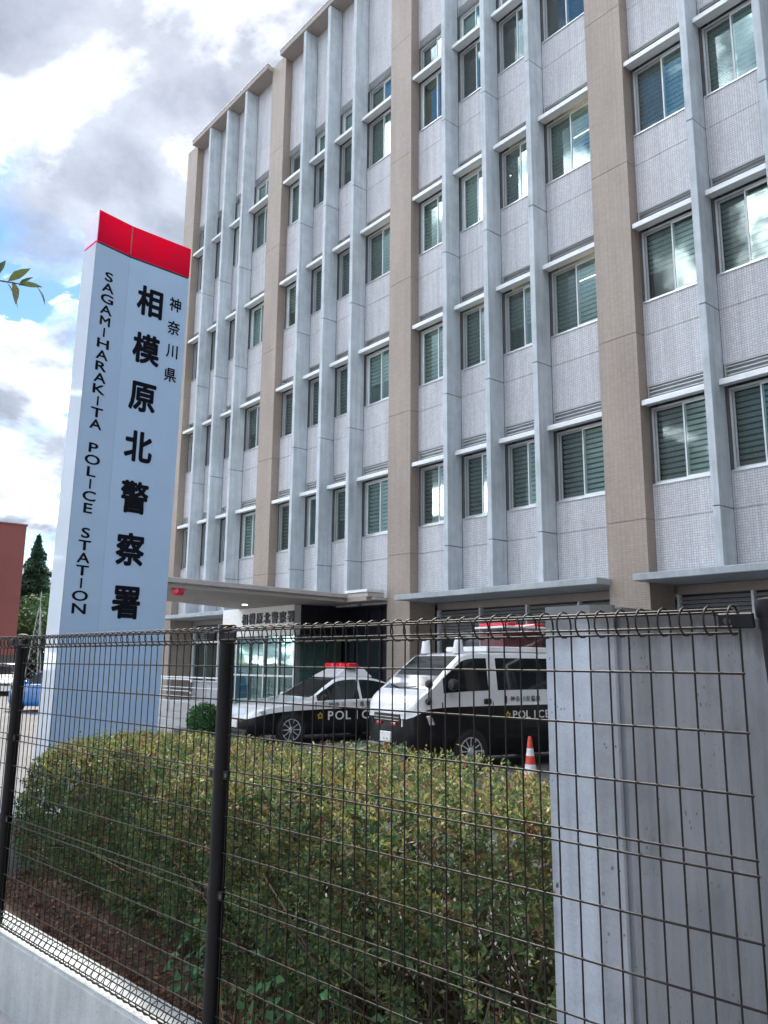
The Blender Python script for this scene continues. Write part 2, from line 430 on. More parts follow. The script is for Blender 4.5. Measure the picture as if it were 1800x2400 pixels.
for (b, i, x0, x1) in gaps:
    wd = x1 - x0
    for k in range(4):
        z = rows[k] + .74; hh = 1.64
        st = 2 if (k == 3 and b == 1) else (0 if wr.random() < .86 else (1 if wr.random() < .7 else None))
        window(x0, wd, z + .003, hh - .006, st, (b, i, k) in LIT, wr.random() < .85)
        link(shade_mesh(wd), 'sunshade', bld, (x0, 0, rows[k] + 2.382))
        if k < 3:
            lf, lb = louv_meshes(wd, .352, 4); o = link(lf, 'louvre', bld, (x0, 0, rows[k] + 2.509))
            for q in range(4): link(lb, 'louvre_blade', o, (0, 0, .015 + q * .082))
        else:
            window(x0, wd, rows[3] + 2.56, 1.0, 1 if wr.random() < .5 else None, False, wr.random() < .5)
            lf, lb = louv_meshes(wd, .30, 4); o = link(lf, 'louvre', bld, (x0, 0, rows[3] + 3.565))
            for q in range(4): link(lb, 'louvre_blade', o, (0, 0, .01 + q * .068))

# ground floor: awning slabs, louvre bands, windows
def ground_bay(x0, x1, nsec):
    MB().box(x0 - .06, x1 + .05, -.80, 0.62, 3.385, 3.525).build('awning_slab', M_SLAB, bld, bevel=.012)
    MB().box(x0 + 1.5*(x1-x0)/3, x0 + 1.5*(x1-x0)/3 + .012, -.803, -.79, 3.387, 3.523).build('awning_joint', M_SEAL, bld)
    w_ = (x1 - x0) / nsec
    MB().box(x0, x1, .72, .95, 3.2, 3.384).build('lintel', M_SOFFIT, bld)
    MB().box(x0, x1, .80, 1.0, 0, 1.0).build('dado_wall', M_TILE, bld)
    MB().box(x0, x1, 3.0, 3.05, 0, 3.4).box(x0, x1, .95, 3.0, 3.3, 3.38).box(x0, x1, .95, 3.0, .3, .35).build('ground_room', M_ROOM, bld)
    MB().box(x0, x1, .9, .93, 2.56, 3.2).build('louvre_backing', M_BLACK, bld)
    for s in range(nsec):
        a = x0 + s * w_
        for xx in (a, ) + ((x1 - .05,) if s == nsec - 1 else ()):
            MB().box(xx, xx + .05, .70, .82, 1.003, 3.197).build('mullion', M_ALUW, bld)
        key = ('gl', round(w_, 3))
        if key not in cache:
            cache[key] = MB().prism([(0, 0), (.008, -.006), (.10, .06), (.092, .066)], .055, w_ - .005, 'x').mesh('louvre_blade', M_LOUV)
        for q in range(7): link(cache[key], 'louvre_blade', bld, (a, .73, 2.60 + q * .082))
        MB().box(a + .05, a + w_, .72, .80, 2.49, 2.56).build('transom', M_ALUW, bld)
        MB().box(a + .05, a + w_ - .005, .76, .766, 1.05, 2.487).build('window_pane', M_GLASS, bld)
        MB().box(a + w_*.5, a + w_*.5 + .04, .73, .80, 1.003, 2.487).build('window_bar', M_ALUW, bld)
        MB().box(a + .05, a + w_, .72, .80, 1.003, 1.048).build('window_sill', M_ALUW, bld)
ground_bay(cx(0) + CW, cx(1) - CW, 4)
ground_bay(cx(1) + CW, cx(2) - CW, 4)
ground_bay(cx(-2) + CW, cx(-1) - CW, 3)
# lattice screen window of the left wing
lw = MB()
for q in range(9): lw.box(-4.6 + q*.2, -4.57 + q*.2, .52, .56, 1.06, 2.45)
for q in range(9): lw.box(-4.6, -2.97, .50, .52, 1.06 + q*.17, 1.09 + q*.17)
lw.box(-4.65, -4.6, .5, .6, 1.0, 2.5).box(-2.97, -2.92, .5, .6, 1.0, 2.5)
lw.build('window_lattice', M_ALUW, bld)

# entrance: vestibule with the name board, dark glazed lobby, canopy
M_BOARD = plain('name_board', (0.76, 0.76, 0.72), 0.5, var=0.05)
M_NAVY = plain('lobby_dark', (0.008, 0.012, 0.022), 0.4, var=0.3, scale=.8)
VX0, VX1, VY = -2.39, 1.76, -1.5
MB().box(VX0, VX1, VY, VY + .25, 2.55, 3.425).build('name_board', M_BOARD, bld, bevel=.01)
MB().box(VX0, VX0 + .2, VY + .26, .6, .45, 3.44).build('vestibule_side', M_BOARD, bld)
for q in range(6):
    x = VX0 + .03 + q * (VX1 - VX0 - .09) / 5
    MB().box(x, x + .05, VY + .05, VY + .14, .45, 2.547).build('door_mullion', M_ALU, bld)
    if q < 5: MB().box(x + .05, x + (VX1 - VX0 - .09) / 5, VY + .09, VY + .10, .48, 2.53).build('door_pane', M_GLASSD, bld)
for z in (1.35,): MB().box(VX0 + .1, VX1 - .1, VY + .06, VY + .13, z, z + .05).build('door_rail', M_ALU, bld)
for za, zb in ((.45, .50), (2.6, 3.44)): MB().box(VX1 - .06, VX1, VY + .27, .6, za, zb).build('side_rail', M_DARK, bld)
MB().box(VX1 - .04, VX1 - .03, VY + .27, .6, .5, 2.6).build('side_pane', M_GLASSD, bld)
MB().box(VX0, cx(0) - CW, 3.4, 3.5, 0, 3.44).box(VX0, cx(0) - CW, .5, 3.4, 3.38, 3.44).build('lobby_wall', M_NAVY, bld)
MB().box(VX0 + .3, 0.6, .8, 1.6, .45, 1.45).build('lobby_counter', M_ROOM, bld)
MB().box(VX1, cx(0) - CW, .55, .60, 0, 3.40).build('lobby_screen', M_NAVY, bld)
for q in range(4):
    x = VX1 + .25 + q * .62
    MB().box(x, x + .04, .50, .549, 0, 3.40).build('lobby_mullion', M_DARK, bld)
MB().box(VX0, cx(0) - CW, -.75, .62, 3.46, 3.525).build('entrance_lintel', M_SLAB, bld)
# canopy: long slab running out towards the road, slightly skewed
M_CANOPY = plain('canopy_panel', (0.46, 0.43, 0.40), 0.5, var=0.06)
cpoly = [(4.40, -.33), (4.40, -.92), (3.50, -.92), (4.22, -7.0), (1.3, -7.2), (-1.6, -1.2), (-1.6, -.82), (-1.5, -.82), (-1.5, -.33)]
can = MB().prism(cpoly, 3.535, 3.66).build('canopy', M_CANOPY, bld, bevel=.012)
def inset(poly, d):
    c = Vector((sum(p[0] for p in poly)/len(poly), sum(p[1] for p in poly)/len(poly)))
    return [((Vector(p) - c) * (1 - d) + c)[:] for p in poly]
MB().prism([(x - .06 if x > 0 else x + .06, y) for x, y in cpoly], 3.43, 3.533).build('canopy_soffit', M_SOFFIT, can)
MB().prism([(x, y - .01 if y < -.4 else y) for x, y in [(4.42, -.34), (4.42, -.95), (3.45, -.95), (3.45, -.34)]], 3.665, 3.74).build('canopy_gutter', M_ALUW, can)
for x, y in ((0.5, -2.4),):
    MB().lathe([(.0, 0), (.07, 0), (.07, .012), (0, .012)], 14, (x, y, 3.417)).build('downlight', emit('downlight_glow', (1, .93, .8), 5) if 'downlight_glow' not in MATS else MATS['downlight_glow'], can)
M_RED = plain('red_lens', (0.55, 0.01, 0.03), 0.25, var=0.1, coat=.5)
MB().lathe([(0, 0), (.13, 0), (.15, .05), (.15, .16), (0, .16)], 18, (3.9, -6.2, 3.268)).build('red_lamp', M_RED, can)
MB().lathe([(.11, 0), (.11, 3.40)], 18, (3.3, -6.5, .02)).build('canopy_post', M_ALUW, can, smooth=True)
# entrance steps with handrails
M_STEP = plain('granite', (0.36, 0.36, 0.36), 0.7, var=.1, scale=30)
for q in range(3):
    MB().box(-5.6, 2.45 - q * .02, -5.4 + q * .36, -1.0, q * .15 + (.002 if q else 0), q * .15 + .15).build('entrance_step', M_STEP, bld, bevel=.01)
hr = MB()
for (xa, ya, xb, yb) in ((0.2, -4.7, 0.2, -2.4), (-2.2, -4.7, -2.2, -2.4)):
    pass
def handrail(x0, x1, y, z, lab):
    o = thing('handrail', lab, 'handrail', (x0, y, z), 0, 'handrails by the entrance steps')
    L_ = x1 - x0; n = max(2, int(L_ / .9) + 1)
    for q in range(n):
        MB().tube([(q * L_ / (n-1), 0, 0), (q * L_ / (n-1), 0, .82)], .021, 8).build('rail_post', M_ALU, o, smooth=True)
    for zz_ in (.85, .55, .28):
        MB().tube([(-.12, 0, zz_ - .06), (0, 0, zz_), (L_, 0, zz_), (L_ + .12, 0, zz_ - .06)], .022 if zz_ > .8 else .012, 8).build('rail_bar', M_ALU, o, smooth=True)
handrail(-2.0, 1.5, -4.55, .45, 'stainless handrail along the top of the entrance steps, nearer the road')
handrail(-4.2, 0.6, -3.1, .45, 'stainless handrail closer to the entrance doors, behind the steps')

# ------------------------------------------------------------------ lettering
def glyph(ch, size, mat, name, parent, mtx, bold=0.0, sx=1.0, depth=0.006, center=True):
    key = ('g', ch, bold)
    if key not in cache:
        c = bpy.data.curves.new('g', 'FONT'); c.body = ch; c.size = 1.0; c.extrude = 0.5
        c.resolution_u = 3
        o = bpy.data.objects.new('g', c); COL.objects.link(o); bpy.context.view_layer.update()
        me = bpy.data.meshes.new_from_object(o.evaluated_get(bpy.context.evaluated_depsgraph_get()))
        bpy.data.objects.remove(o); bpy.data.curves.remove(c)
        if bold > 0:                                    # heavier strokes: shifted copies of the same outline
            bm = bmesh.new()
            for a in range(8):
                k0 = len(bm.verts); bm.from_mesh(me)
                bm.verts.ensure_lookup_table()
                for v in bm.verts[k0:]: v.co.x += bold * math.cos(a * math.pi / 4); v.co.y += bold * math.sin(a * math.pi / 4); v.co.z -= a * .004
            bm.to_mesh(me); bm.free()
        xs = [v.co.x for v in me.vertices]; ys = [v.co.y for v in me.vertices]
        mx, my = (min(xs)+max(xs))/2, (min(ys)+max(ys))/2
        for v in me.vertices: v.co.x -= mx; v.co.y -= my
        cache[key] = me
    me = cache[key]
    k2 = (key, mat.name)
    if k2 not in cache:
        m2 = me.copy(); m2.materials.clear(); m2.materials.append(mat); m2.name = name; cache[k2] = m2
    o = bpy.data.objects.new(name, cache[k2]); COL.objects.link(o); o.parent = parent
    o.matrix_local = mtx @ Matrix.Diagonal((size * sx, size, depth, 1))
    return o
def face_mtx(origin, right, up=(0, 0, 1)):
    r = Vector(right).normalized(); u = Vector(up).normalized(); n = r.cross(u)
    return Matrix(((r.x, u.x, n.x, origin[0]), (r.y, u.y, n.y, origin[1]), (r.z, u.z, n.z, origin[2]), (0, 0, 0, 1)))
M_INK = plain('black_lettering', (0.008, 0.009, 0.016), 0.75, spec=.08)
for q, ch in enumerate('相模原北警察署'):
    glyph(ch, .36, M_DARK, 'board_character', bld, face_mtx((-.95 + q * .43, VY - .02, 3.08), (1, 0, 0)), .018, 1.0, .04)

# ------------------------------------------------------------------ sign pylon
M_SIGN = plain('sign_panel', (0.43, 0.62, 0.85), 0.4, 0.0, coat=.1, var=.03, scale=1.5)
M_SIGNL = plain('sign_edge_panel', (0.40, 0.46, 0.53), 0.4, 0.0, coat=.2, var=.03, scale=1.5)  # greyer sign panel: whiter sky on the road side put into the colour
M_ACR, t_, p_ = new_mat('red_acrylic')
p_.inputs['Base Color'].default_value = (0.56, 0.002, 0.06, 1); p_.inputs['Roughness'].default_value = 0.35; p_.inputs['Specular IOR Level'].default_value = .2
tl_ = t_.add('ShaderNodeBsdfTranslucent', ins={0: (0.65, 0.0, 0.11, 1)})
gx_ = t_.add('ShaderNodeNewGeometry').outputs['Position']
mx_ = t_.add('ShaderNodeMixShader', ins={0: t_.ramp(t_.noise(gx_, 2.2, 3, .5), [(.3, .45), (.7, .75)]), 1: p_.outputs[0], 2: tl_.outputs[0]})
t_.l.new(mx_.outputs[0], t_.n['Material Output'].inputs[0])
M_LILAC = plain('sky_reflection_lilac', (0.62, 0.56, 0.74), 0.2, var=.05, coat=.5)  # pale lilac sky reflection painted as the colour of the cap's road end
PO = Vector((9.5, -9.95, 0.0))
pyl = thing('sign_pylon', 'tall pale blue sign pylon with red top, black vertical lettering in Japanese and English', 'sign', (PO.x, PO.y - .1, 0))
pyl.rotation_euler.x = -.0117
pA, pB, pF, pD = [(x - PO.x, y - PO.y) for x, y in ((9.30, -10.71), (9.75, -10.68), (9.64, -10.11), (9.61, -9.08))]
pD2, pF2 = (9.30 - PO.x, -9.08 - PO.y), (9.36 - PO.x, -10.11 - PO.y)
MB().prism([pB, pF, pF2, pA], 0, 8.02).build('english_panel', M_SIGN, pyl)
MB().prism([(pF[0], pF[1] + .002), pD, pD2, (pF2[0], pF2[1] + .002)], 0, 8.02).build('name_panel', M_SIGN, pyl)
n_ = Vector((pB[0] - pA[0], pB[1] - pA[1]))
MB().prism([(pA[0], pA[1] - .012), (pB[0], pB[1] - .012), (pB[0], pB[1] - .002), (pA[0], pA[1] - .002)], 0, 8.02).build('edge_panel', M_SIGNL, pyl)
MB().prism([(x * .985, y * .985) for x, y in (pA, pB, pF, pD, pD2, pF2)], 8.021, 8.058).build('shadow_gap', M_DARK, pyl)
# red cap: hollow translucent acrylic box
ca = MB()
def wallq(a, b, z0, z1): ca.quad((*a, z0), (*b, z0), (*b, z1), (*a, z1))
for a, b in ((pB, pF), (pF, pD), (pD, pD2), (pD2, pF2), (pF2, pA)): wallq(a, b, 8.06, 8.57)
ca.poly([(*p, 8.569) for p in (pA, pB, pF, pD, pD2, pF2)])
cap_o = ca.build('red_cap', M_ACR, pyl)
MB().prism([(pA[0], pA[1] - .010), (pB[0], pB[1] - .010), (pB[0], pB[1] - .001), (pA[0], pA[1] - .001)], 8.062, 8.57).build('cap_end', M_LILAC, cap_o)
MB().prism([(pF[0] - .02, pF[1] - .012), (pF[0] + .006, pF[1] - .012), (pF[0] + .006, pF[1] + .012), (pF[0] - .02, pF[1] + .012)], 8.062, 8.565).build('cap_rib', M_RED, cap_o)
uE = Vector((pF[0] - pB[0], pF[1] - pB[1], 0)); uE.normalize(); nE = Vector((uE.y, -uE.x, 0))
uK = Vector((pD[0] - pF[0], pD[1] - pF[1], 0)); uK.normalize(); nK = Vector((uK.y, -uK.x, 0))
def on(P, u, n, s, z): return Vector((P[0], P[1], z)) + u * s + n * .003
for q, ch in enumerate('SAGAMIHARAKITA POLICE STATION'):
    if ch == ' ': continue
    glyph(ch, .205, M_INK, 'letter', pyl, face_mtx(on(pB, uE, nE, .248, 7.549 - q * .1812), uE), .014, {'I': 1.0, 'M': 1.25, 'A': 1.4}.get(ch, 1.6))
for q, ch in enumerate('相模原北警察署'):
    glyph(ch, .515, M_INK, 'character', pyl, face_mtx(on(pF, uK, nK, .385, 7.395 - q * .797), uK), .031, .88)
for q, ch in enumerate('神奈川県'):
    glyph(ch, .25, M_INK, 'small_character', pyl, face_mtx(on(pF, uK, nK, .82, 7.495 - q * .404), uK), .014, .88)

# ------------------------------------------------------------------ fence
M_WIRE = plain('fence_wire', (0.014, 0.012, 0.012), 0.5, 0.0, coat=.0, var=.25, scale=9, spec=.12)
M_POST = plain('fence_post', (0.006, 0.006, 0.008), 0.5, 0.0, spec=.15, var=.25, scale=7, bump=.1, bscale=200)
M_BOLT = plain('steel_bolt', (0.045, 0.043, 0.04), 0.6, 0.2)
FX, FY, FA = 18.3557, -12.9933, 0.0893
fen = thing('mesh_fence', 'dark brown welded wire mesh fence on posts in the foreground', 'fence', (FX, FY, 0), FA)
def curl(cy, cz, r, a0, a1, n=9): return [(0, cy + r * math.cos(R(a0 + (a1 - a0) * i / n)), cz + r * math.sin(R(a0 + (a1 - a0) * i / n))) for i in range(n + 1)]
CR, TZ, BZ = .033, 1.851, .446
wire_path = curl(-CR, BZ, CR, -285, 0) [::1]
wire_path = [(0, p[1], p[2]) for p in curl(-CR, BZ, CR, -290, 0)] + [(0, 0, .6 + .18 * i) for i in range(7)] + curl(-CR, TZ, CR, 0, 290)
wire_me = MB().tube(wire_path, .0023, 6).mesh('vertical_wire', M_WIRE, smooth=True, angle=60)
hz_z = [1.736, 1.610, 1.481, 1.3515, 1.3205, 1.190, 1.061, .930, .899, .770, .640, .514]
def hw(x0, x1):
    me = MB().tube([(x0, 0, 0), ((x0+x1)/2, 0, 0), (x1, 0, 0)], .0028, 6).mesh('horizontal_wire', M_WIRE, smooth=True, angle=60)
    for z in hz_z: link(me, 'horizontal_wire', fen, (0, -.0044, z))
    for cz in (TZ, BZ):
        for a in (40, 130, 215, 285):
            link(me, 'horizontal_wire', fen, (0, -CR + (CR - .004) * math.cos(R(a)), cz + (CR - .004) * math.sin(R(a))))
NV = 37
for p0 in (0.0, -2.0, -4.0):
    for i in range(NV):
        link(wire_me, 'vertical_wire', fen, (p0 + .042 + i * (2.0 - .084) / (NV - 1) + wr.uniform(-.0012, .0012), 0, 0))
    hw(p0 + .036, p0 + 1.964)
def post(s):
    o = MB().lathe([(.0300, .30), (.0300, 1.872)], 24, (s, .0, 0)).build('post', M_POST, fen, smooth=True)
    MB().lathe([(.0325, 1.855), (.0345, 1.862), (.0345, 1.884), (.0315, 1.894), (.012, 1.899)], 24, (s, 0, 0)).build('post_cap', M_POST, o, smooth=True)
    for z in (TZ - .002, 1.336, .915, BZ + .01):
        MB().lathe([(.0318, z - .018), (.0325, z - .014), (.0325, z + .014), (.0318, z + .018)], 20, (s, 0, 0)).build('post_band', M_POST, o, smooth=True)
        for sg in (-1, 1):
            big = z > 1.8
            x0 = s + sg * .028; x1 = s + sg * (.105 if big else .060)
            MB().box(min(x0, x1), max(x0, x1), -.040 if big else -.016, -.030 if big else -.010, z - .017, z + .017).build('clamp', M_POST, o, bevel=.003)
            MB().lathe([(.0085, 0), (.0085, .007), (.004, .010)], 8, (s + sg * (.085 if big else .048), -.040 if big else -.016, z), 'y').build('bolt', M_BOLT, o)
            bo = o.children[-1]
            for v in bo.data.vertices: v.co.y = 2 * (-.040 if big else -.016) - v.co.y
for s in (-4.0, -2.0, 0.0): post(s)
post(2.03)
for o_ in [c for c in fen.children if c.name.startswith('post')][-1:]:      # the right-hand post leans
    for q_ in [o_] + list(o_.children):
        if q_.data.users > 1: q_.data = q_.data.copy()
        for v in q_.data.vertices: v.co.x += (1.87 - v.co.z) * .065
kerb = MB().box(-14, 9, -.052, .13, -.3, .385)
ko = kerb.build('kerb_wall', M_KERB, None, bevel=.012); ko.location = (FX, FY, 0); ko.rotation_euler.z = FA
tag(ko, 'low weathered concrete kerb wall beneath the mesh fence', 'wall')

# ------------------------------------------------------------------ concrete pier behind the fence
pier = thing('concrete_gate_wall', 'tall bare concrete wall end with bevelled corner and vertical groove behind the fence', 'wall', (19.76, -12.6, 0))
MB().prism([(-.163, 0), (0, 0), (.046, .046), (.046, .058), (.034, .062), (.034, .07), (-.163, .07), (-.163, .05)], .0, 1.925).build('wall_end', M_PIER, pier)
MB().box(-.163, .028, .0705, 1.0, 0, 1.918).build('wall_core', M_PIER, pier)
MB().box(.0285, .046, .088, 1.02, 0, 1.92).build('wall_face', M_PIER, pier)
MB().box(-.163, .155, 1.025, 1.30, 0, 1.93).build('pilaster', M_PIER, pier)
# low planter end wall at the far left of the hedge
pe = MB().box(13.9, 14.75, -12.9, -12.15, -.1, .62).build('planter_end_block', M_KERB, bevel=.015)
tag(pe, 'low concrete planter block with bright top left of the hedge', 'planter')

# ------------------------------------------------------------------ foliage
def leaf_mat(name, rough=.6, trans=.35):
    m, t, p = new_mat(name)
    at = t.add('ShaderNodeAttribute', attribute_name='leafcol')
    t.l.new(at.outputs['Color'], p.inputs['Base Color']); p.inputs['Roughness'].default_value = rough; p.inputs['Specular IOR Level'].default_value = .3
    tl = t.add('ShaderNodeBsdfTranslucent'); t.l.new(at.outputs['Color'], tl.inputs[0])
    mx = t.add('ShaderNodeMixShader', ins={0: trans, 1: p.outputs[0], 2: tl.outputs[0]})
    t.l.new(mx.outputs[0], t.n['Material Output'].inputs[0])
    return m
M_LEAF = leaf_mat('leaf')
def leaf_mesh(name, P, N, L, W, C, mat, fold=.25, T=None):
    """P centres, N facing normals, L lengths, W widths, C colours -> folded four-corner leaves"""
    n = len(P); N = N / np.linalg.norm(N, axis=1, keepdims=True)
    r = rng.normal(size=(n, 3)) if T is None else T; T = r - N * (r * N).sum(1, keepdims=True); T /= np.linalg.norm(T, axis=1, keepdims=True)
    B = np.cross(N, T)
    L = L[:, None]; W = W[:, None]
    v = np.empty((n, 4, 3))
    v[:, 0] = P - T * L * .5; v[:, 1] = P + B * W * .5 + N * W * fold - T * L * .05; v[:, 2] = P + T * L * .5; v[:, 3] = P - B * W * .5 + N * W * fold - T * L * .05
    me = bpy.data.meshes.new(name); me.vertices.add(4 * n); me.vertices.foreach_set('co', v.ravel())
    base = np.arange(n)[:, None] * 4
    tri = np.concatenate([base + [0, 1, 2], base + [0, 2, 3]], 1).ravel()
    me.loops.add(6 * n); me.loops.foreach_set('vertex_index', tri)
    me.polygons.add(2 * n); me.polygons.foreach_set('loop_start', np.arange(0, 6 * n, 3)); me.polygons.foreach_set('loop_total', np.full(2 * n, 3))
    me.update(); me.validate()
    ca_ = me.attributes.new('leafcol', 'FLOAT_COLOR', 'POINT')
    col = np.ones((n, 4, 4)); col[:, :, :3] = C[:, None, :]; ca_.data.foreach_set('color', col.ravel())
    me.materials.append(mat)
    return me
def pick(pal, n, wts):
    pal = np.array(pal); i = rng.choice(len(pal), n, p=np.array(wts) / sum(wts))
    return np.clip(pal[i] * rng.uniform(.85, 1.85, (n, 1)) * np.array((1, 1, 1.2)), 0, 1)
def smooth_noise(p, s, seed):
    r = np.random.default_rng(seed); out = np.zeros(len(p))
    for k in range(7):
        d = r.normal(size=3); d /= np.linalg.norm(d); f = s * r.uniform(.6, 2.2)
        out += np.sin(p @ d * f * 6.28 + r.uniform(0, 6.28)) / (1 + k * .3)
    return out / 3.0

# clipped hedge: leafy sprigs growing out of a box with uneven faces
HX0, HX1, HY0, HY1, HZ0, HZ1 = 14.95, 19.58, -12.68, -11.62, .32, 1.275
hed = thing('hedge', 'clipped green and bronze leaved hedge behind the wire fence', 'hedge', (17.3, -12.1, .3))
ho = np.array((17.3, -12.1, .3))
def hedge_points(n, depth):
    u = rng.uniform(size=(n, 3)); side = rng.uniform(size=n)
    dep = np.minimum(rng.exponential(depth, n), .45)
    P = np.stack([HX0 + (HX1 - HX0) * u[:, 0], HY0 + (HY1 - HY0) * u[:, 1], HZ0 + (HZ1 - HZ0) * u[:, 2]], 1); N = np.zeros((n, 3))
    top = side < .34; fr = (side >= .34) & (side < .82); bk = (side >= .82) & (side < .88); lf = (side >= .88) & (side < .96); rt = side >= .96
    P[top, 2] = HZ1 - dep[top]; N[top, 2] += 1
    P[fr, 1] = HY0 + dep[fr]; N[fr, 1] -= 1; N[fr, 2] += .35
    P[bk, 1] = HY1 - dep[bk]; N[bk, 1] += 1
    P[lf, 0] = HX0 + dep[lf]; N[lf, 0] -= 1; N[lf, 2] += .3
    P[rt, 0] = HX1 - dep[rt]; N[rt, 0] += 1
    tz = np.clip((P[:, 2] - HZ0) / (HZ1 - HZ0), 0, 1)
    wv = smooth_noise(P, .5, 5); wv2 = smooth_noise(P, 1.5, 9); wv3 = smooth_noise(P, 3.6, 33)
    left = np.clip((16.7 - P[:, 0]) / 1.75, 0, 1)
    P[:, 2] -= tz * left ** 2.6 * .17; P[:, 2] += tz * np.clip((P[:, 0] - 17.8) / 1.8, 0, 1) * .05
    yc = (HY0 + HY1) / 2
    P[:, 1] = yc + (P[:, 1] - yc) * (1 - .16 * np.clip((tz - .8) / .2, 0, 1) ** 2)
    P[:, 0] = np.where(P[:, 0] < 15.6, 15.6 + (P[:, 0] - 15.6) * (1 - .3 * np.clip((tz - .55) / .45, 0, 1) ** 2), P[:, 0])
    P[:, 2] += tz * (wv * .06 + wv2 * .035 + wv3 * .02); P[:, 1] += wv2 * .05 + wv * .035 + wv3 * .03
    gap_ = smooth_noise(P, 2.1, 21) + .5 * smooth_noise(P, 5.0, 22)
    keep = gap_ > np.where(tz > .82, -1.0, -.60)
    keep &= ~((tz < .14) & (rng.uniform(size=n) < .45))
    # the road side of the far left thins out towards the ground
    keep &= ~((P[:, 0] < 17.6) & (P[:, 1] < yc) & (tz < .13) & (rng.uniform(size=n) < .7))
    return P[keep], N[keep], tz[keep], gap_[keep]
def hedge_cols(n, tz, gap_):
    cg = pick([(.068, .108, .034), (.050, .090, .030), (.088, .115, .038), (.038, .078, .034)], n, [3, 3, 2, 2])
    cy = pick([(.165, .155, .045), (.135, .14, .04), (.13, .09, .042), (.24, .23, .11)], n, [3, 3, 1.6, 1.2])
    mixf = rng.uniform(size=n) < np.clip(tz * 1.0 - .45 + gap_ * .15, .04, .7)
    C = np.where(mixf[:, None], cy, cg)
    br = rng.uniform(size=n) < .05; C[br] = pick([(.17, .075, .04), (.12, .07, .035)], br.sum(), [1, 1])
    return C
P, N, tz, gap_ = hedge_points(11500, .05)
n = len(P); D = N + rng.normal(size=(n, 3)) * .55; D[:, 2] += .25; D /= np.linalg.norm(D, axis=1, keepdims=True)
SL = rng.uniform(.05, .12, n) * np.where((rng.uniform(size=n) < .05) & (tz > .8), 1.8, 1.0)
S1 = np.cross(D, rng.normal(size=(n, 3))); S1 /= np.linalg.norm(S1, axis=1, keepdims=True); S2 = np.cross(D, S1)
LP, LN, LT, LL, LZ, LG = [], [], [], [], [], []
for k in range(9):
    a = k * 2.4 + rng.uniform(-.3, .3, n); sd = S1 * np.cos(a)[:, None] + S2 * np.sin(a)[:, None]
    f = (k + .5) / 9; T = D * (.45 + .5 * f) + sd * (1 - .45 * f) + rng.normal(size=(n, 3)) * .15
    T /= np.linalg.norm(T, axis=1, keepdims=True); L = rng.uniform(.020, .038, n) * (1.05 - .35 * f)
    LP.append(P - D * (SL * .6)[:, None] + D * (SL * f)[:, None] + T * (L * .5)[:, None]); LT.append(T)
    NN = np.cross(T, np.cross(D + rng.normal(size=(n, 3)) * .35, T)); LN.append(NN); LL.append(L); LZ.append(tz); LG.append(gap_)
LP, LN, LT, LL, LZ, LG = (np.concatenate(q_) for q_ in (LP, LN, LT, LL, LZ, LG)); n2 = len(LP)
base_c = hedge_cols(n, tz, gap_); C = np.tile(base_c, (9, 1)) * rng.uniform(.75, 1.25, (n2, 1)); odd = rng.uniform(size=n2) < .25; C[odd] = hedge_cols(n2, LZ, LG)[odd]
o = link(leaf_mesh('hedge_leaves', LP - ho, LN, LL, LL * rng.uniform(.42, .58, n2), np.clip(C, 0, 1), M_LEAF, T=LT), 'leaves', hed); o['kind'] = 'stuff'
M_BARK = plain('bark', (0.10, 0.075, 0.055), 0.9, var=.3, scale=30)
tw = MB()
for i in range(520):
    x = wr.uniform(HX0 + .15, HX1 - .1); y = wr.uniform(HY0 + .2, HY1 - .2)
    p = Vector((x, y, .28)); pts = [p.copy()]; d = Vector((wr.gauss(0, .35), wr.gauss(-.1, .35), 1)).normalized()
    for k in range(5):
        p = p + d * wr.uniform(.12, .2); d = (d + Vector((wr.gauss(0, .3), wr.gauss(0, .3), wr.gauss(0, .15)))).normalized()
        if p.z > 1.2 or p.x > HX1 - .1: break
        pts.append(p.copy())
    tw.tube([q_ - Vector(ho) for q_ in pts], [.007 * (1 - .15 * k) for k in range(len(pts))], 4)
o = tw.build('twigs', M_BARK, hed); o['kind'] = 'stuff'
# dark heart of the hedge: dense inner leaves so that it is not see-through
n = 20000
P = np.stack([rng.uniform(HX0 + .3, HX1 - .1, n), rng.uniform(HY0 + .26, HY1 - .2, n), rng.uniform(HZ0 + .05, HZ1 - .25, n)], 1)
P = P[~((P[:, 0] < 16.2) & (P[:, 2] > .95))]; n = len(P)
o = link(leaf_mesh('inner_leaves', P - ho, rng.normal(size=(n, 3)), rng.uniform(.03, .05, n), rng.uniform(.018, .026, n), pick([(.05, .07, .025), (.07, .06, .03)], n, [2, 1]), M_LEAF), 'inner_leaves', hed); o['kind'] = 'stuff'
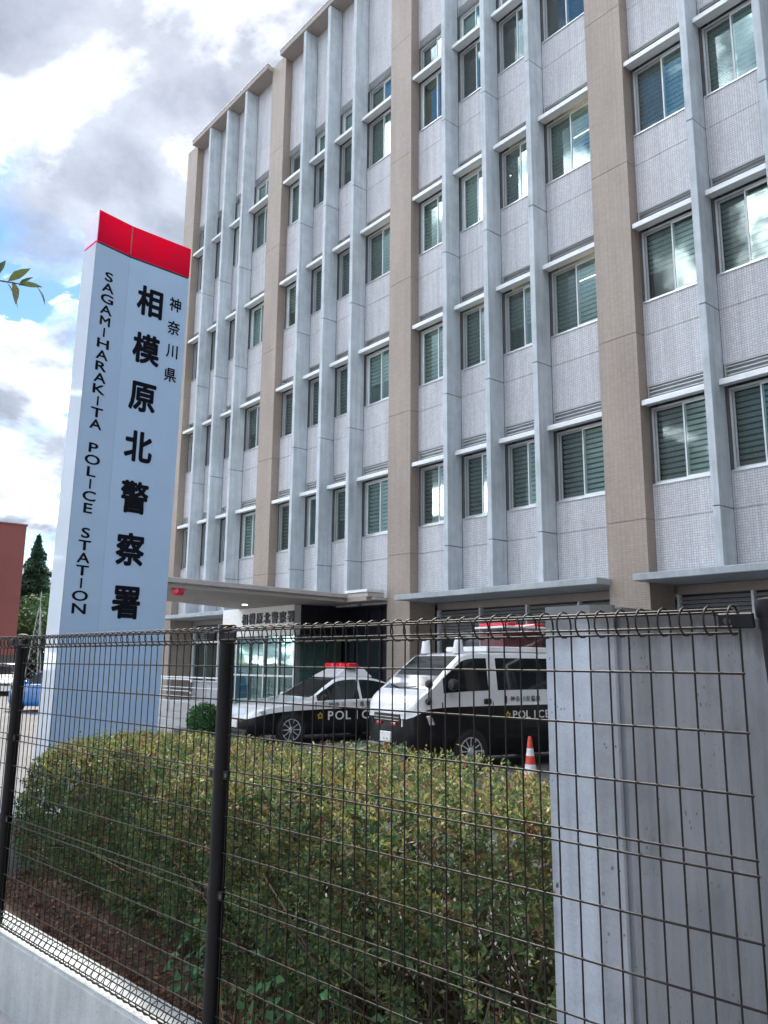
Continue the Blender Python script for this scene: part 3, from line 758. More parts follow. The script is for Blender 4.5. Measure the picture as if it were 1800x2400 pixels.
# dead leaves on the soil, some dry grass
n = 5200
P = np.stack([rng.uniform(15.0, 19.5, n), -12.93 + rng.exponential(.28, n), np.full(n, .306) + rng.uniform(0, .02, n)], 1); P = P[P[:, 1] < -11.5]; n = len(P)
N = rng.normal(size=(n, 3)) * .35; N[:, 2] += 1
o = link(leaf_mesh('leaf_litter', P, N, rng.uniform(.02, .045, n), rng.uniform(.012, .02, n), pick([(.14, .06, .03), (.09, .045, .025), (.20, .12, .06), (.05, .03, .02)], n, [3, 3, 1, 2]), M_LEAF), 'leaf_litter')
tag(o, 'dead brown leaves scattered on the soil under the hedge', 'leaf litter', kind='stuff')
def blades(name, x0, x1, y0, y1, z, cnt, h, pal, label):
    m = MB(); cols = []
    for i in range(cnt):
        x, y = wr.uniform(x0, x1), wr.uniform(y0, y1); a = wr.uniform(0, 6.28); hh = h * wr.uniform(.5, 1.2); b = wr.uniform(.1, .6) * hh; wd = wr.uniform(.003, .006)
        dx, dy = math.cos(a), math.sin(a); px, py = -dy * wd, dx * wd; c = wr.choice(pal)
        prev = None
        for k in range(4):
            f = k / 3; q = (x + dx * b * f * f, y + dy * b * f * f, z + hh * (f - .25 * f * f)); wk = 1 - f * .85
            cur = ((q[0] - px * wk, q[1] - py * wk, q[2]), (q[0] + px * wk, q[1] + py * wk, q[2]))
            if prev: m.quad(prev[0], prev[1], cur[1], cur[0]); cols += [c] * 4
            prev = cur
    me = m.mesh(name, M_LEAF)
    return m, cols
def grass(name, label, *a):
    m, cols = blades(name, *a, label)
    me = bpy.data.meshes.new(name); me.from_pydata(m.v, [], m.f); me.materials.append(M_LEAF)
    at = me.attributes.new('leafcol', 'FLOAT_COLOR', 'POINT'); at.data.foreach_set('color', np.array([(*c, 1) for c in cols], dtype=np.float32).ravel())
    o = link(me, name); tag(o, label, 'grass', kind='stuff')
grass('dry_grass', 'dry pale grass blades at the foot of the hedge', 17.9, 19.2, -12.88, -12.5, .30, 110, .34, [(.30, .22, .10), (.22, .17, .08), (.10, .13, .04)])
# broad weed leaves at the hedge foot
n = 260
cxs = rng.choice([17.75, 18.35, 18.9, 19.25], n); P = np.stack([cxs + rng.normal(0, .10, n), -12.72 + rng.normal(0, .05, n), .34 + np.abs(rng.normal(0, .12, n))], 1)
N = rng.normal(size=(n, 3)) * .5; N[:, 2] += .7; N[:, 1] -= .6
o = link(leaf_mesh('weeds', P, N, rng.uniform(.035, .06, n), rng.uniform(.025, .04, n), pick([(.035, .10, .035), (.045, .12, .04)], n, [1, 1]), M_LEAF), 'weeds')
tag(o, 'broad leaved green weeds sprouting at the hedge foot', 'weeds', kind='stuff')

# far left: conifer, broadleaf tree, lattice mast, red building
def conifer(loc, h, rad, label):
    t = thing('conifer_tree', label, 'tree', loc)
    MB().tube([(0, 0, 0), (0, 0, h * .5), (0, 0, h)], [.28, .16, .03], 8).build('trunk', M_BARK, t, smooth=True)
    n = 14000; f = rng.uniform(0, 1, n) ** .75; z = h * (1 - f * .93); ang = rng.uniform(0, 6.28, n)
    tier = (np.sin(z * 5.5 + ang * 1.3) * .18 + .86); rr = rad * f * tier * np.sqrt(rng.uniform(.25, 1, n)) * (1 + .2 * np.sin(ang * 5))
    P = np.stack([rr * np.cos(ang), rr * np.sin(ang), z - rr * .22], 1); N = np.stack([np.cos(ang), np.sin(ang), np.full(n, .8)], 1) + rng.normal(size=(n, 3)) * .5
    o = link(leaf_mesh('crown', P, N, rng.uniform(.25, .5, n), rng.uniform(.08, .16, n), pick([(.022, .055, .028), (.03, .07, .03), (.018, .04, .022)], n, [2, 2, 1]), M_LEAF), 'crown', t); o['kind'] = 'stuff'
conifer((-36.0, 2.6, 0), 10.3, 3.7, 'dark green conifer tree rising between the red building and the pylon')
def broad(loc, h, rad, label, nn=7000):
    t = thing('broadleaf_tree', label, 'tree', loc)
    MB().tube([(0, 0, 0), (.1, 0, h * .4), (0, .1, h * .75)], [.22, .16, .05], 8).build('trunk', M_BARK, t, smooth=True)
    k = rng.integers(0, 16, nn); cen = rng.normal(size=(16, 3)); cen /= np.linalg.norm(cen, axis=1, keepdims=True); cen *= rad * .62
    d = rng.normal(size=(nn, 3)); d /= np.linalg.norm(d, axis=1, keepdims=True); P = cen[k] + d * rad * .5 * rng.uniform(.6, 1, (nn, 1)); P[:, 2] = P[:, 2] * .9 + h * .58
    o = link(leaf_mesh('crown', P, d + rng.normal(size=(nn, 3)) * .4, rng.uniform(.16, .3, nn), rng.uniform(.1, .18, nn), pick([(.05, .10, .03), (.07, .12, .035), (.035, .075, .03)], nn, [2, 1, 2]), M_LEAF), 'crown', t); o['kind'] = 'stuff'
broad((-30.5, 2.2, 0), 6.2, 2.6, 'mid green bushy tree below the conifer')
broad((-32.0, 5.6, 0), 5.8, 2.6, 'darker bushy tree half hidden behind the sign pylon')
mast = thing('radio_mast', 'slim grey lattice radio mast in front of the conifer', 'mast', (-21.0, -1.55, 0))
M_GALV = plain('galvanised_steel', (0.34, 0.36, 0.37), 0.5, 0.5)
for k in range(3):
    a = k * 2.094; MB().tube([(.55 * math.cos(a), .55 * math.sin(a), 0), (.05 * math.cos(a), .05 * math.sin(a), 4.4)], .02, 6).build('mast_leg', M_GALV, mast)
br_ = MB()
for q in range(9):
    z0, z1 = q * .48, (q + 1) * .48
    for k in range(3):
        a, b = k * 2.094, (k + 1) * 2.094; r0, r1 = .55 - .5 * z0 / 4.4, .55 - .5 * z1 / 4.4
        br_.tube([(r0 * math.cos(a), r0 * math.sin(a), z0), (r1 * math.cos(b), r1 * math.sin(b), z1)], .010, 4)
br_.build('mast_bracing', M_GALV, mast)
MB().tube([(0, 0, 4.35), (0, 0, 5.2)], .018, 6).build('antenna', M_GALV, mast)
M_REDB = plain('red_brown_render', (0.165, 0.05, 0.045), 0.8, var=.08, scale=.7, bump=.2, bscale=8)
rb = thing('red_building', 'plain red brown rendered building at the far left', 'building', (-26.4, -1.0, 0))
for q in range(5): MB().box(-14, 0 if q else 0, -2.6 * (q + 1) + .012, -2.6 * q - .012, 2.05, 9.3).build('wall_panel', M_REDB, rb)
MB().box(-13.9, -.03, -13.0, -.02, 0, 2.04).build('ground_floor', plain('dark_recess', (.05, .05, .05), .6), rb)
MB().box(-13.95, -.02, -12.98, -.02, 2.06, 9.28).build('wall_core', M_REDB, rb)
MB().box(-14.05, .04, -13.05, .04, 9.302, 9.40).build('coping', M_REDB, rb)

# leafy branch reaching in from a street tree at the left
st = thing('street_tree', 'thin leafy twig of a street tree poking in at the left edge', 'tree', (17.05, -15.7, .06))
O = Vector((17.05, -15.7, .06))
MB().tube([Vector(p) - O for p in ((17.05, -15.7, .06), (17.08, -15.68, 1.6), (17.0, -15.6, 3.2), (17.1, -15.5, 4.2))], [.07, .06, .045, .02], 10).build('trunk', M_BARK, st, smooth=True)
MB().tube([Vector(p) - O for p in ((17.03, -15.62, 2.5), (17.7, -15.0, 2.85), (18.3, -14.42, 2.90), (18.54, -14.09, 2.93), (18.66, -13.94, 2.90))], [.022, .014, .008, .005, .002], 6).build('branch', M_BARK, st, smooth=True)
MB().tube([Vector(p) - O for p in ((18.3, -14.42, 2.90), (18.45, -14.22, 2.83), (18.56, -14.06, 2.70))], [.006, .004, .002], 6).build('branch', M_BARK, st, smooth=True)
def big_leaf(p, d, L, col):
    p = Vector(p) + Vector((.02, .025, .03)); L *= 1.02
    d = Vector(d).normalized(); up = Vector((wr.gauss(0, .5), wr.gauss(0, .5), 1)); s_ = d.cross(up).normalized(); nn_ = s_.cross(d)
    prof = [(0, .0), (.18, .10), (.42, .17), (.7, .12), (1, 0)]
    v = []; f = []
    for (a, b) in prof:
        c = Vector(p) + d * L * a - nn_ * L * .18 * a * a
        v += [tuple(c - s_ * L * b + nn_ * L * b * .35 - O), tuple(c - O), tuple(c + s_ * L * b + nn_ * L * b * .35 - O)]
    for k in range(4): f += [(3*k, 3*k+1, 3*k+4, 3*k+3), (3*k+1, 3*k+2, 3*k+5, 3*k+4)]
    me = bpy.data.meshes.new('leaf'); me.from_pydata(v, [], f); me.materials.append(M_LEAF); me.shade_smooth()
    at = me.attributes.new('leafcol', 'FLOAT_COLOR', 'POINT'); at.data.foreach_set('color', np.array([(*col, 1)] * len(v), dtype=np.float32).ravel())
    link(me, 'leaf', st)
for (p, d, L) in [((18.62, -13.99, 2.88), (.2, .3, -1.0), .085), ((18.66, -13.93, 2.87), (.3, .5, -.8), .07), ((18.60, -14.03, 2.89), (-.1, .2, .9), .075), ((18.56, -14.08, 2.90), (-.2, -.1, -1), .08),
                  ((18.63, -13.97, 2.87), (.6, .9, .1), .07), ((18.50, -14.15, 2.90), (.1, .5, .8), .07), ((18.47, -14.2, 2.9), (-.1, .2, -.9), .08), ((18.62, -13.97, 2.87), (.1, .5, .7), .06),
                  ((18.56, -14.06, 2.70), (.2, .3, -.8), .06), ((18.55, -14.07, 2.71), (.3, .5, .4), .05), ((18.40, -14.3, 2.9), (.3, .4, -.6), .08), ((18.58, -14.05, 2.89), (.3, .2, -.9), .10), ((18.53, -14.1, 2.9), (.2, .3, -.7), .09), ((18.60, -14.0, 2.88), (.1, .5, -.7), .085), ((18.61, -14.0, 2.88), (.5, .6, .6), .08)]:
    big_leaf(p, d, L, wr.choice([(.06, .085, .03), (.09, .095, .035), (.05, .075, .03)]))
# low green shrub by the steps
sh = thing('low_shrub', 'small bright green shrub beside the entrance steps', 'shrub', (2.75, -4.75, 0))
n = 2600; d = rng.normal(size=(n, 3)); d /= np.linalg.norm(d, axis=1, keepdims=True); P = d * np.array((.42, .42, .38)) * rng.uniform(.6, 1.05, (n, 1)) + np.array((0, 0, .38))
P = P[P[:, 2] > .02]; d = d[:len(P)]; n = len(P)
o = link(leaf_mesh('leaves', P, rng.normal(size=(n, 3)) + P - np.array((0, 0, .35)), rng.uniform(.05, .09, n), rng.uniform(.03, .05, n), pick([(.04, .12, .035), (.06, .15, .04)], n, [1, 1]), M_LEAF), 'leaves', sh); o['kind'] = 'stuff'
MB().tube([(0, 0, 0), (0, 0, .4)], .02, 6).build('stem', M_BARK, sh)
# traffic cone
M_CONE = plain('cone_red', (0.62, 0.06, 0.035), 0.45, var=.1)
M_CONEW = plain('cone_white', (0.72, 0.72, 0.72), 0.4, var=.06)
tcn = thing('traffic_cone', 'red and white striped traffic cone beside the police van', 'traffic cone', (13.12, -4.85, 0), .3)
MB().box(-.16, .16, -.16, .16, 0, .03).build('base', M_CONE, tcn, bevel=.01)
def rz(z): return .118 - .092 * z / .70
for a, b, mm in ((.03, .16, M_CONE), (.16, .30, M_CONEW), (.30, .42, M_CONE), (.42, .53, M_CONEW), (.53, .70, M_CONE)):
    MB().lathe([(rz(a), a), (rz(b), b)] if b < .7 else [(rz(a), a), (rz(b - .015), b - .015), (.02, b)], 20, (0, 0, 0)).build('stripe', mm, tcn, smooth=True)

# unseen block, added out of view at right to shade everything facing it
M_NB = tiles('dark_brick_tile', (0.11, 0.075, 0.06), (0.08, 0.07, 0.065), .2, .07)
nb = thing('added_shade_block', 'added unseen dark brick six storey block that shades the faces turned to it', 'building', (32.0, -12.0, 0))
MB().box(0, 14, -24, 20, 0, 19.5).build('wall', M_NB, nb)
MB().box(-.15, 14.15, -24.15, 20.15, 19.502, 19.9).build('parapet', M_SLAB, nb)
nw = MB().box(-.04, .03, 0, 1.7, 0, 1.5).mesh('window', M_ALU); npn = MB().box(-.05, -.045, .06, 1.64, .06, 1.44).mesh('pane', M_NAVY)
for fl in range(6):
    for q in range(13):
        o = link(nw, 'window', nb, (0, -23 + q * 3.3, 1.0 + fl * 3.15)); link(npn, 'pane', o)

# ------------------------------------------------------------------ vehicles
def paint(name, col, rough=.22): return plain(name, col, rough, 0.0, coat=.8, var=.02, scale=3)
M_PW, M_PK, M_PB = paint('white_paint', (.72, .73, .74)), plain('black_paint', (.006, .006, .007), .3, 0.0, coat=.25, var=.02, spec=.3), paint('blue_paint', (.02, .15, .42))
M_CGL = plain('car_glass', (.012, .016, .018), .04, var=.1, spec=.8)
M_TYRE = plain('tyre_rubber', (.018, .018, .018), .85)
M_RIM = plain('alloy_rim', (.72, .73, .75), .3, .5)
M_LENS = plain('headlight_lens', (.55, .58, .60), .08, .4, coat=1.0)
M_CHROME = plain('chrome', (.7, .7, .72), .12, 1.0)
M_PLATE = plain('plate_white', (.75, .75, .73), .5)
M_YEL = plain('emblem_gold', (.62, .40, .03), .35, .4)
M_REDL, t_, p_ = new_mat('red_beacon')
p_.inputs['Base Color'].default_value = (.75, .008, .03, 1); p_.inputs['Roughness'].default_value = .08; p_.inputs['Coat Weight'].default_value = 1
def pchip(xs, ys):
    xs = np.array(xs, float); ys = np.array(ys, float); o = np.argsort(xs); xs, ys = xs[o], ys[o]
    h = np.diff(xs); d = np.diff(ys) / h; m = np.zeros(len(xs))
    for i in range(1, len(xs) - 1):
        if d[i-1] * d[i] > 0: w1, w2 = 2*h[i] + h[i-1], h[i] + 2*h[i-1]; m[i] = (w1 + w2) / (w1 / d[i-1] + w2 / d[i])
    m[0], m[-1] = d[0], d[-1]
    def f(x):
        i = int(np.clip(np.searchsorted(xs, x) - 1, 0, len(h) - 1)); t = (x - xs[i]) / h[i]
        return float(ys[i]*(1+2*t)*(1-t)**2 + h[i]*m[i]*t*(1-t)**2 + ys[i+1]*t*t*(3-2*t) + h[i]*m[i+1]*t*t*(t-1))
    return f
def make_car(root, c, m_low, m_up):
    W, T, B, S, Z = (pchip(*c[k]) for k in ('W', 'T', 'B', 'S', 'Z'))
    xs = sorted(set(list(np.linspace(c['x0'], c['x1'], 70).round(3)) + c['cuts']))
    def sec(x):
        w, t, b, s, z = W(x), T(x), B(x), S(x), Z(x); b = min(b, t - .015); s = min(s, b - .02)
        wg = w - c['tuck']; z5 = b + (t - b) * c.get('gt', .86); y5 = wg - (z5 - b) * c['lean']
        y6 = y5 - .02 - .01; z6 = b + (t - b) * .95
        y7 = max(.02, y6 - c.get('pil', .07)); z7 = b + (t - b) * .992
        return [(w - .10, z), (w - .012, z + .10), (w, (s + z) / 2 + .05), (w - .004, s), (w - .022, b - .02), (wg, b), (y5, z5), (y6, z6), (y7, z7), (0, t)]
    secs = [sec(x) for x in xs]; parts = {}
    def cls(k, xm):
        if k < 3: return 'lower'
        if k < 5: return 'upper'
        tb = T(xm) - B(xm)
        if k == 5 and tb > .10:
            for nm, a, b in c['side']:
                if a < xm < b: return nm
        if k == 8:
            if c['ws'][0] < xm < c['ws'][1]: return 'windscreen'
            if c['rw'][0] < xm < c['rw'][1]: return 'rear_window'
        return 'upper'
    for i in range(len(xs) - 1):
        xm = (xs[i] + xs[i+1]) / 2
        for k in range(9):
            nm = cls(k, xm)
            for sg in (1, -1):
                key = nm if nm in ('lower', 'upper', 'windscreen', 'rear_window') else (nm, sg)
                q = parts.setdefault(key, MB())
                a, b, d, e = [(xs[i], sg * secs[i][k][0], secs[i][k][1]), (xs[i+1], sg * secs[i+1][k][0], secs[i+1][k][1]), (xs[i+1], sg * secs[i+1][k+1][0], secs[i+1][k+1][1]), (xs[i], sg * secs[i][k+1][0], secs[i][k+1][1])]
                q.quad(a, b, d, e)
    for i, fl in ((0, 1), (len(xs) - 1, 0)):
        s = secs[i]
        for lo, hi, key in ((0, 3, 'lower'), (3, 9, 'upper')):
            pts = [(xs[i], y, z) for y, z in s[lo:hi+1]] + [(xs[i], -y, z) for y, z in s[lo:hi+1][::-1] if y > 0]
            parts[key].poly(pts)
    for i in range(len(xs) - 1):
        parts['lower'].quad((xs[i], -secs[i][0][0], secs[i][0][1]), (xs[i+1], -secs[i+1][0][0], secs[i+1][0][1]), (xs[i+1], secs[i+1][0][0], secs[i+1][0][1]), (xs[i], secs[i][0][0], secs[i][0][1]))
    body = parts['upper'].build('body', m_up, root, smooth=True, angle=40)
    parts['lower'].build('lower_body', m_low, root, smooth=True, angle=40)
    for key, q in parts.items():
        if key in ('upper', 'lower'): continue
        q.build('side_window' if isinstance(key, tuple) else key, M_CGL, root, smooth=True, angle=60)
    return W, T, B, S, Z
def wheel(root, x, y, r, spokes=9, w_=.2):
    sg = 1 if y > 0 else -1
    t = MB().lathe([(r*.70, -w_/2), (r*.95, -w_/2), (r, -w_/2+.03), (r, w_/2-.03), (r*.95, w_/2), (r*.72, w_/2), (r*.70, w_/2-.04)], 28, (x, y - sg * w_/2 * .9, r), 'y').build('wheel', M_TYRE, root, smooth=True)
    rim = MB(); yo = y + sg * .006
    rim.lathe([(r*.66, 0), (r*.71, 0), (r*.71, .012), (r*.66, .012), (r*.66, 0)], 28, (x, yo - .006, r), 'y', cap=False)
    for k in range(spokes):
        a = 2*math.pi*k/spokes; c_, s_ = math.cos(a), math.sin(a); hw_ = .0115
        p = [(x + c_*r*.14 - s_*hw_, yo - sg*.01, r + s_*r*.14 + c_*hw_), (x + c_*r*.14 + s_*hw_, yo - sg*.01, r + s_*r*.14 - c_*hw_), (x + c_*r*.67 + s_*hw_*.8, yo, r + s_*r*.67 - c_*hw_*.8), (x + c_*r*.67 - s_*hw_*.8, yo, r + s_*r*.67 + c_*hw_*.8)]
        rim.quad(*p)
    rim.lathe([(0, -.01), (r*.18, -.01), (r*.15, .012), (0, .014)], 16, (x, yo, r), 'y')
    rim.build('rim', M_RIM, t)
    MB().lathe([(0, 0), (r*.70, 0), (r*.70, .01), (0, .01)], 24, (x, y - sg * .05, r), 'y').build('brake_disc', M_DARK, t)
def arch(root, x, y, r):
    MB().lathe([(0, 0), (r, 0), (r, .006), (0, .006)], 28, (x, y, r * .92), 'y').build('wheel_arch', M_BLACK, root)
def side_text(root, txt, x0, pitch, y, z, size, mat, name, bold=.01, sx=1.0):
    for q, ch in enumerate(txt):                       # reads from the nose to the tail on the left flank
        glyph(ch, size, mat, name, root, face_mtx((x0 - q * pitch, y, z), (-1, 0, 0)), bold, sx, .004)
def emblem(root, x, y, z, r):
    e = MB(); pts = []
    for k in range(10):
        a = math.pi/2 + k*math.pi/5; rr = r if k % 2 == 0 else r*.62; pts.append((x + rr*math.cos(a), z + rr*math.sin(a)))
    e.prism(pts, y - .002, y + .004, 'y'); e.build('gold_emblem', M_YEL, root)
    MB().lathe([(0, .004), (r*.38, .004), (r*.30, .009), (0, .009)], 14, (x, y, z), 'y').build('emblem_centre', M_DARK, root)

# police sedan: origin under the front axle, nose towards +x
def heading(fx, fy): return math.atan2(fy, fx)
sed = thing('police_sedan', 'black and white police patrol sedan with red roof light bar', 'police car', (5.28, -4.39, 0), heading(-.09, -.996))
SD = dict(x0=-3.92, x1=.93, tuck=.07, lean=.42,
    W=([-3.92, -3.6, -2.8, -1.4, 0, .5, .8, .93], [.76, .86, .90, .90, .895, .86, .76, .62]),
    T=([-3.92, -3.7, -3.35, -3.0, -2.55, -2.1, -1.7, -1.35, -.95, -.55, -.3, .3, .7, .93], [.93, 1.01, 1.04, 1.17, 1.37, 1.445, 1.455, 1.42, 1.22, 1.00, .955, .87, .79, .66]),
    B=([-3.92, -3.3, -2, -.6, .2, .7, .93], [.90, .97, .95, .92, .84, .76, .63]),
    S=([-3.92, -2, 0, .6, .93], [.78, .76, .72, .66, .56]),
    Z=([-3.92, -3.3, -1.4, .5, .93], [.36, .22, .19, .22, .26]),
    cuts=[-.55, -1.35, -.66, -1.83, -1.90, -2.95, -2.60, -3.3], side=[('front_window', -1.83, -.72), ('rear_side_window', -2.93, -1.90)], ws=(-1.35, -.55), rw=(-3.3, -2.6))
fW, fT, fB, fS, fZ = make_car(sed, SD, M_PK, M_PW)
for x in (0, -2.85):
    for y in (.885, -.885): arch(sed, x, y + (.012 if y > 0 else -.018), .37); wheel(sed, x, y + (.03 if y > 0 else -.03), .325, 10)
lb = MB()
for z0, z1, a0, a1, b0, b1, w0, w1 in ((1.43, 1.63, -1.28, -1.45, -2.42, -2.25, .52, .40),):
    n0 = len(lb.v)
    lb.v += [(a0, -w0, z0), (a0, w0, z0), (b0, w0, z0), (b0, -w0, z0), (a1 - .2, -w1, z1), (a1 - .2, w1, z1), (b1, w1, z1), (b1, -w1, z1)]
    lb.f += [tuple(n0 + i for i in q) for q in ((0, 3, 2, 1), (4, 5, 6, 7), (0, 1, 5, 4), (1, 2, 6, 5), (2, 3, 7, 6), (3, 0, 4, 7))]
fair = lb.build('light_fairing', M_PW, sed, bevel=.03)
MB().box(-1.98, -1.68, -.52, .52, 1.635, 1.655).build('bar_base', M_BLACK, fair)
for y0, y1 in ((-.55, -.19), (-.17, .17), (.19, .55)):
    MB().prism([(-2.0, 1.657), (-1.66, 1.657), (-1.70, 1.765), (-1.96, 1.765)], y0, y1, 'y').build('red_beacon', M_REDL, fair, bevel=.02)
side_text(sed, 'POLICE', -1.0, .235, .912, .60, .27, M_CONEW, 'white_letter', .012, 1.15)
side_text(sed, '神奈川', -1.0, .17, .904, .83, .13, M_INK, 'black_character', 0)
side_text(sed, '県警察', -1.85, .17, .904, .84, .13, M_INK, 'black_character', 0)
emblem(sed, -.73, .902, .60, .085)
MB().prism([(.93, .50), (.94, .50), (.90, .60), (.86, .60)], -.42, .42, 'y').build('grille', M_BLACK, sed)
MB().box(.90, .955, -.17, .17, .36, .52).build('number_plate', M_PLATE, sed, bevel=.006)
MB().box(.80, .945, -.60, .60, .25, .34).build('lower_grille', M_BLACK, sed, bevel=.02)
for sg in (1, -1):
    hl = MB(); hl.v += [(.90, sg*.45, .56), (.91, sg*.45, .66), (.62, sg*.845, .74), (.56, sg*.872, .66), (.94, sg*.44, .57), (.935, sg*.44, .655), (.66, sg*.865, .735), (.60, sg*.892, .655)]
    hl.f += [(4, 5, 6, 7), (0, 3, 2, 1), (0, 1, 5, 4), (1, 2, 6, 5), (2, 3, 7, 6), (3, 0, 4, 7)]; hl.build('headlight', M_LENS, sed)
    mr = MB().lathe([(0, -.07), (.05, -.06), (.075, 0), (.06, .05), (0, .06)], 14, (-.78, sg * .99, 1.0), 'x').build('mirror', M_PW if sg < 0 else M_BLACK, sed, smooth=True)
    MB().box(-.80, -.74, min(sg*.86, sg*.95), max(sg*.86, sg*.95), .95, .985).build('mirror_stem', M_BLACK, mr)
    for x in (-1.62, -2.62): MB().box(x - .09, x + .09, min(sg*.895, sg*.922), max(sg*.895, sg*.922), .86, .89).build('door_handle', M_PW, sed, bevel=.008)
    for x in (-.62, -1.86, -2.9): MB().box(x - .004, x + .004, min(sg*.88, sg*.9035), max(sg*.88, sg*.9035), .30, .90).build('door_seam', M_BLACK, sed)

# police van
van = thing('police_van', 'black and white police minivan with roof mounted sign unit', 'police van', (10.69, -4.33, 0), heading(-.16, -.987))
VD = dict(x0=-3.45, x1=1.12, tuck=.02, lean=.13, gt=.84, pil=.09,
    W=([-3.45, -3.2, -2, 0, .6, .9, 1.05, 1.12], [.80, .84, .85, .85, .84, .80, .72, .60]),
    T=([-3.45, -3.3, -1.5, -.2, .08, .20, .48, .78, .98, 1.12], [1.86, 1.955, 1.975, 1.965, 1.92, 1.83, 1.60, 1.33, 1.18, .98]),
    B=([-3.45, -1, -.2, .3, .75, .95, 1.12], [1.33, 1.32, 1.31, 1.29, 1.25, 1.12, .94]),
    S=([-3.45, -1, .4, .8, 1.12], [1.06, 1.06, 1.05, 1.02, .86]),
    Z=([-3.45, -3.1, 0, .9, 1.12], [.32, .24, .22, .24, .28]),
    cuts=[.78, .12, .42, -.42, -.62, -1.86, -1.95, -3.1, -.52], side=[('front_window', -.42, .52), ('slide_window', -1.86, -.64), ('rear_side_window', -3.1, -1.95)], ws=(.12, .78), rw=(-9, -8))
vW, vT, vB, vS, vZ = make_car(van, VD, M_PK, M_PW)
for x in (0, -2.555):
    for y in (.845, -.845): arch(van, x, y + (.008 if y > 0 else -.014), .36); wheel(van, x, y + (.02 if y > 0 else -.02), .325, 12)
side_text(van, 'POLICE', -.98, .150, .857, .90, .19, M_CONEW, 'white_letter', .012, 1.15)
side_text(van, '神奈川県警察', -.93, .118, .857, 1.17, .105, M_INK, 'black_character', 0)
emblem(van, -.82, .852, .90, .065)
MB().box(-.80, -.775, .845, .857, 1.09, 1.22).build('fuel_flap_seam', M_INK, van)
MB().box(-.46, -.30, .845, .862, 1.09, 1.18).build('door_handle', M_BLACK, van, bevel=.012)
for x in (-.50, .56, -1.92):
    MB().box(x - .004, x + .004, .83, .8535, .32, 1.13).build('door_seam', M_BLACK, van)
MB().box(1.10, 1.135, -.42, .42, .80, .93).build('grille', M_BLACK, van, bevel=.01)
for z in (.82, .87): MB().box(1.13, 1.142, -.40, .40, z, z + .012).build('grille_bar', M_CHROME, van)
for y in (-.24, .24): MB().box(1.12, 1.15, y - .07, y + .07, .745, .785).build('grille_beacon', M_REDL, van, bevel=.006)
MB().box(1.08, 1.165, -.17, .17, .46, .63).build('number_plate', M_PLATE, van, bevel=.006)
MB().box(.98, 1.15, -.66, .66, .30, .43).build('bumper', M_PK, van, bevel=.03)
emblem_v = MB().lathe([(0, 0), (.055, 0), (.045, .014), (0, .016)], 12, (1.06, 0, 1.02), 'x').build('gold_emblem', M_YEL, van)
for sg in (1, -1):
    hl = MB(); hl.v += [(1.10, sg*.48, .72), (1.10, sg*.48, .88), (.78, sg*.832, .93), (.72, sg*.848, .78), (1.135, sg*.47, .73), (1.125, sg*.47, .87), (.82, sg*.850, .92), (.76, sg*.866, .775)]
    hl.f += [(4, 5, 6, 7), (0, 3, 2, 1), (0, 1, 5, 4), (1, 2, 6, 5), (2, 3, 7, 6), (3, 0, 4, 7)]; hl.build('headlight', M_LENS, van)
    MB().lathe([(0, -.10), (.07, -.09), (.10, 0), (.085, .06), (0, .07)], 14, (.42, sg * .96, 1.42), 'x').build('mirror', M_BLACK, van, smooth=True)
    MB().lathe([(.105, 0), (.10, .03), (.065, .26), (.055, .275), (0, .28)], 16, (-.02, sg * .50, 1.945)).build('roof_speaker', M_PW, van, smooth=True)
MB().tube([(.80, .80, 1.14), (.86, .88, 1.24), (.86, .89, 1.38)], .014, 8).build('wing_mirror_stem', M_BLACK, van, smooth=True)
MB().lathe([(0, -.05), (.05, -.04), (.075, 0), (.05, .05), (0, .06)], 12, (.86, .89, 1.43), 'x').build('wing_mirror', M_BLACK, van, smooth=True)
MB().lathe([(0, -.04), (.05, -.03), (.06, .01), (.04, .05), (0, .05)], 12, (.84, .85, 1.15), 'x').build('wing_mirror_foot', M_BLACK, van, smooth=True)
MB().tube([(.72, -.55, 1.40), (.79, -.1, 1.345), (.76, .35, 1.375)], .009, 6).build('wiper', M_BLACK, van)
MB().box(-3.2, -.55, -.62, .62, 1.975, 2.075).build('roof_platform', M_PW, van, bevel=.02)
M_SUC = plain('sign_unit_core', (.22, .12, .12), .5); M_PINK = glass('sign_unit_glass', (.85, .72, .74)); 
su = MB(); su.v += [(-.80, -.5, 2.078), (-.80, .5, 2.078), (-2.2, .5, 2.078), (-2.2, -.5, 2.078), (-1.15, -.46, 2.42), (-1.15, .46, 2.42), (-2.2, .46, 2.42), (-2.2, -.46, 2.42)]
su.f += [(0, 3, 2, 1), (4, 5, 6, 7), (0, 1, 5, 4), (1, 2, 6, 5), (2, 3, 7, 6), (3, 0, 4, 7)]
sg_o = su.build('sign_unit', M_PINK, van)
MB().box(-2.1, -1.2, -.35, .35, 2.082, 2.36).build('sign_unit_core', M_SUC, sg_o)
MB().box(-2.25, -1.12, -.49, .49, 2.422, 2.462).build('sign_unit_lid', M_PW, sg_o, bevel=.01)
for a in (-1.42, -2.1): MB().box(a, a + .22, -.42, .42, 2.464, 2.53).build('red_beacon', M_REDL, sg_o, bevel=.02)

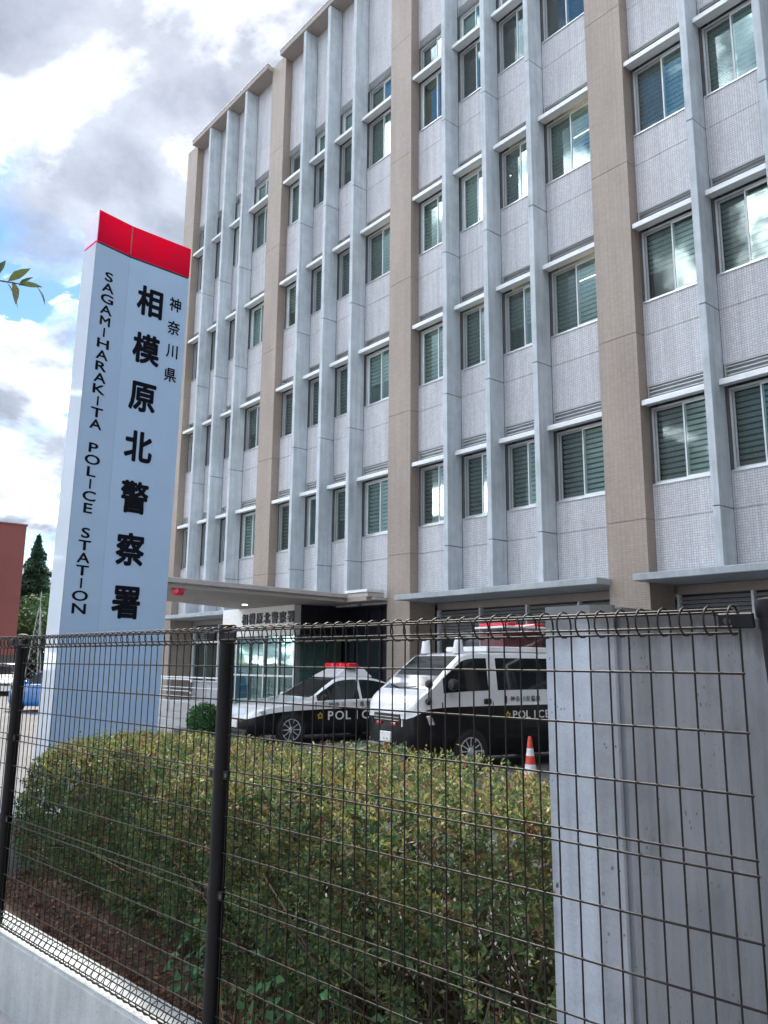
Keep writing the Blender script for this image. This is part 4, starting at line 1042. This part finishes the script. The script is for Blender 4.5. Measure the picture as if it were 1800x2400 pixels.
# two cars at the far left
def hatch(name, label, loc, hd, paint_m, tall=0.0):
    c = thing(name, label, 'car', loc, hd)
    D = dict(x0=-3.2, x1=.78, tuck=.06, lean=.32,
        W=([-3.2, -2.9, -1.5, 0, .5, .78], [.74, .82, .845, .84, .78, .58]),
        T=([-3.2, -3.0, -2.6, -1.9, -1.2, -.9, -.35, -.1, .4, .78], [1.02, 1.30, 1.50 + tall, 1.56 + tall, 1.52 + tall, 1.42, 1.06, .98, .88, .66]),
        B=([-3.2, -1.5, -.4, .3, .78], [.98, .97, .94, .82, .62]), S=([-3.2, 0, .78], [.70, .68, .5]), Z=([-3.2, 0, .78], [.26, .2, .24]),
        cuts=[-.3, -1.1, -.55, -1.5, -1.6, -2.6], side=[('front_window', -1.5, -.5), ('rear_side_window', -2.6, -1.6)], ws=(-1.1, -.3), rw=(-3.1, -2.7))
    make_car(c, D, paint_m, paint_m)
    for x in (0, -2.45):
        for y in (.83, -.83): arch(c, x, y + (.016 if y > 0 else -.022), .34); wheel(c, x, y + (.035 if y > 0 else -.035), .30, 10)
    for sg in (1, -1):
        hl = MB(); hl.v += [(.74, sg*.42, .60), (.74, sg*.42, .70), (.42, sg*.79, .80), (.40, sg*.80, .70), (.775, sg*.41, .61), (.765, sg*.41, .69), (.46, sg*.805, .79), (.44, sg*.815, .69)]
        hl.f += [(4, 5, 6, 7), (0, 3, 2, 1), (0, 1, 5, 4), (1, 2, 6, 5), (2, 3, 7, 6), (3, 0, 4, 7)]; hl.build('headlight', M_LENS, c)
        MB().lathe([(0, -.07), (.05, -.06), (.075, 0), (.06, .05), (0, .06)], 12, (-.5, sg * .92, 1.02), 'x').build('mirror', paint_m, c, smooth=True)
    MB().box(.72, .79, -.17, .17, .36, .52).build('number_plate', M_PLATE, c)
    MB().box(.70, .785, -.38, .38, .54, .60).build('grille', M_BLACK, c)
    return c
hatch('blue_hatchback', 'bright blue hatchback parked behind the sign pylon', (-9.3, -5.0, 0), heading(-.9, -.35), M_PB)
hatch('white_hatchback', 'white hatchback parked in front of the red building', (-23.4, -2.35, 0), heading(.965, -.26), M_PW, .1)
hatch('white_minivan', 'tall white minivan parked beyond the blue hatchback', (-22.0, .3, 0), heading(.9, -.44), M_PW, .3)
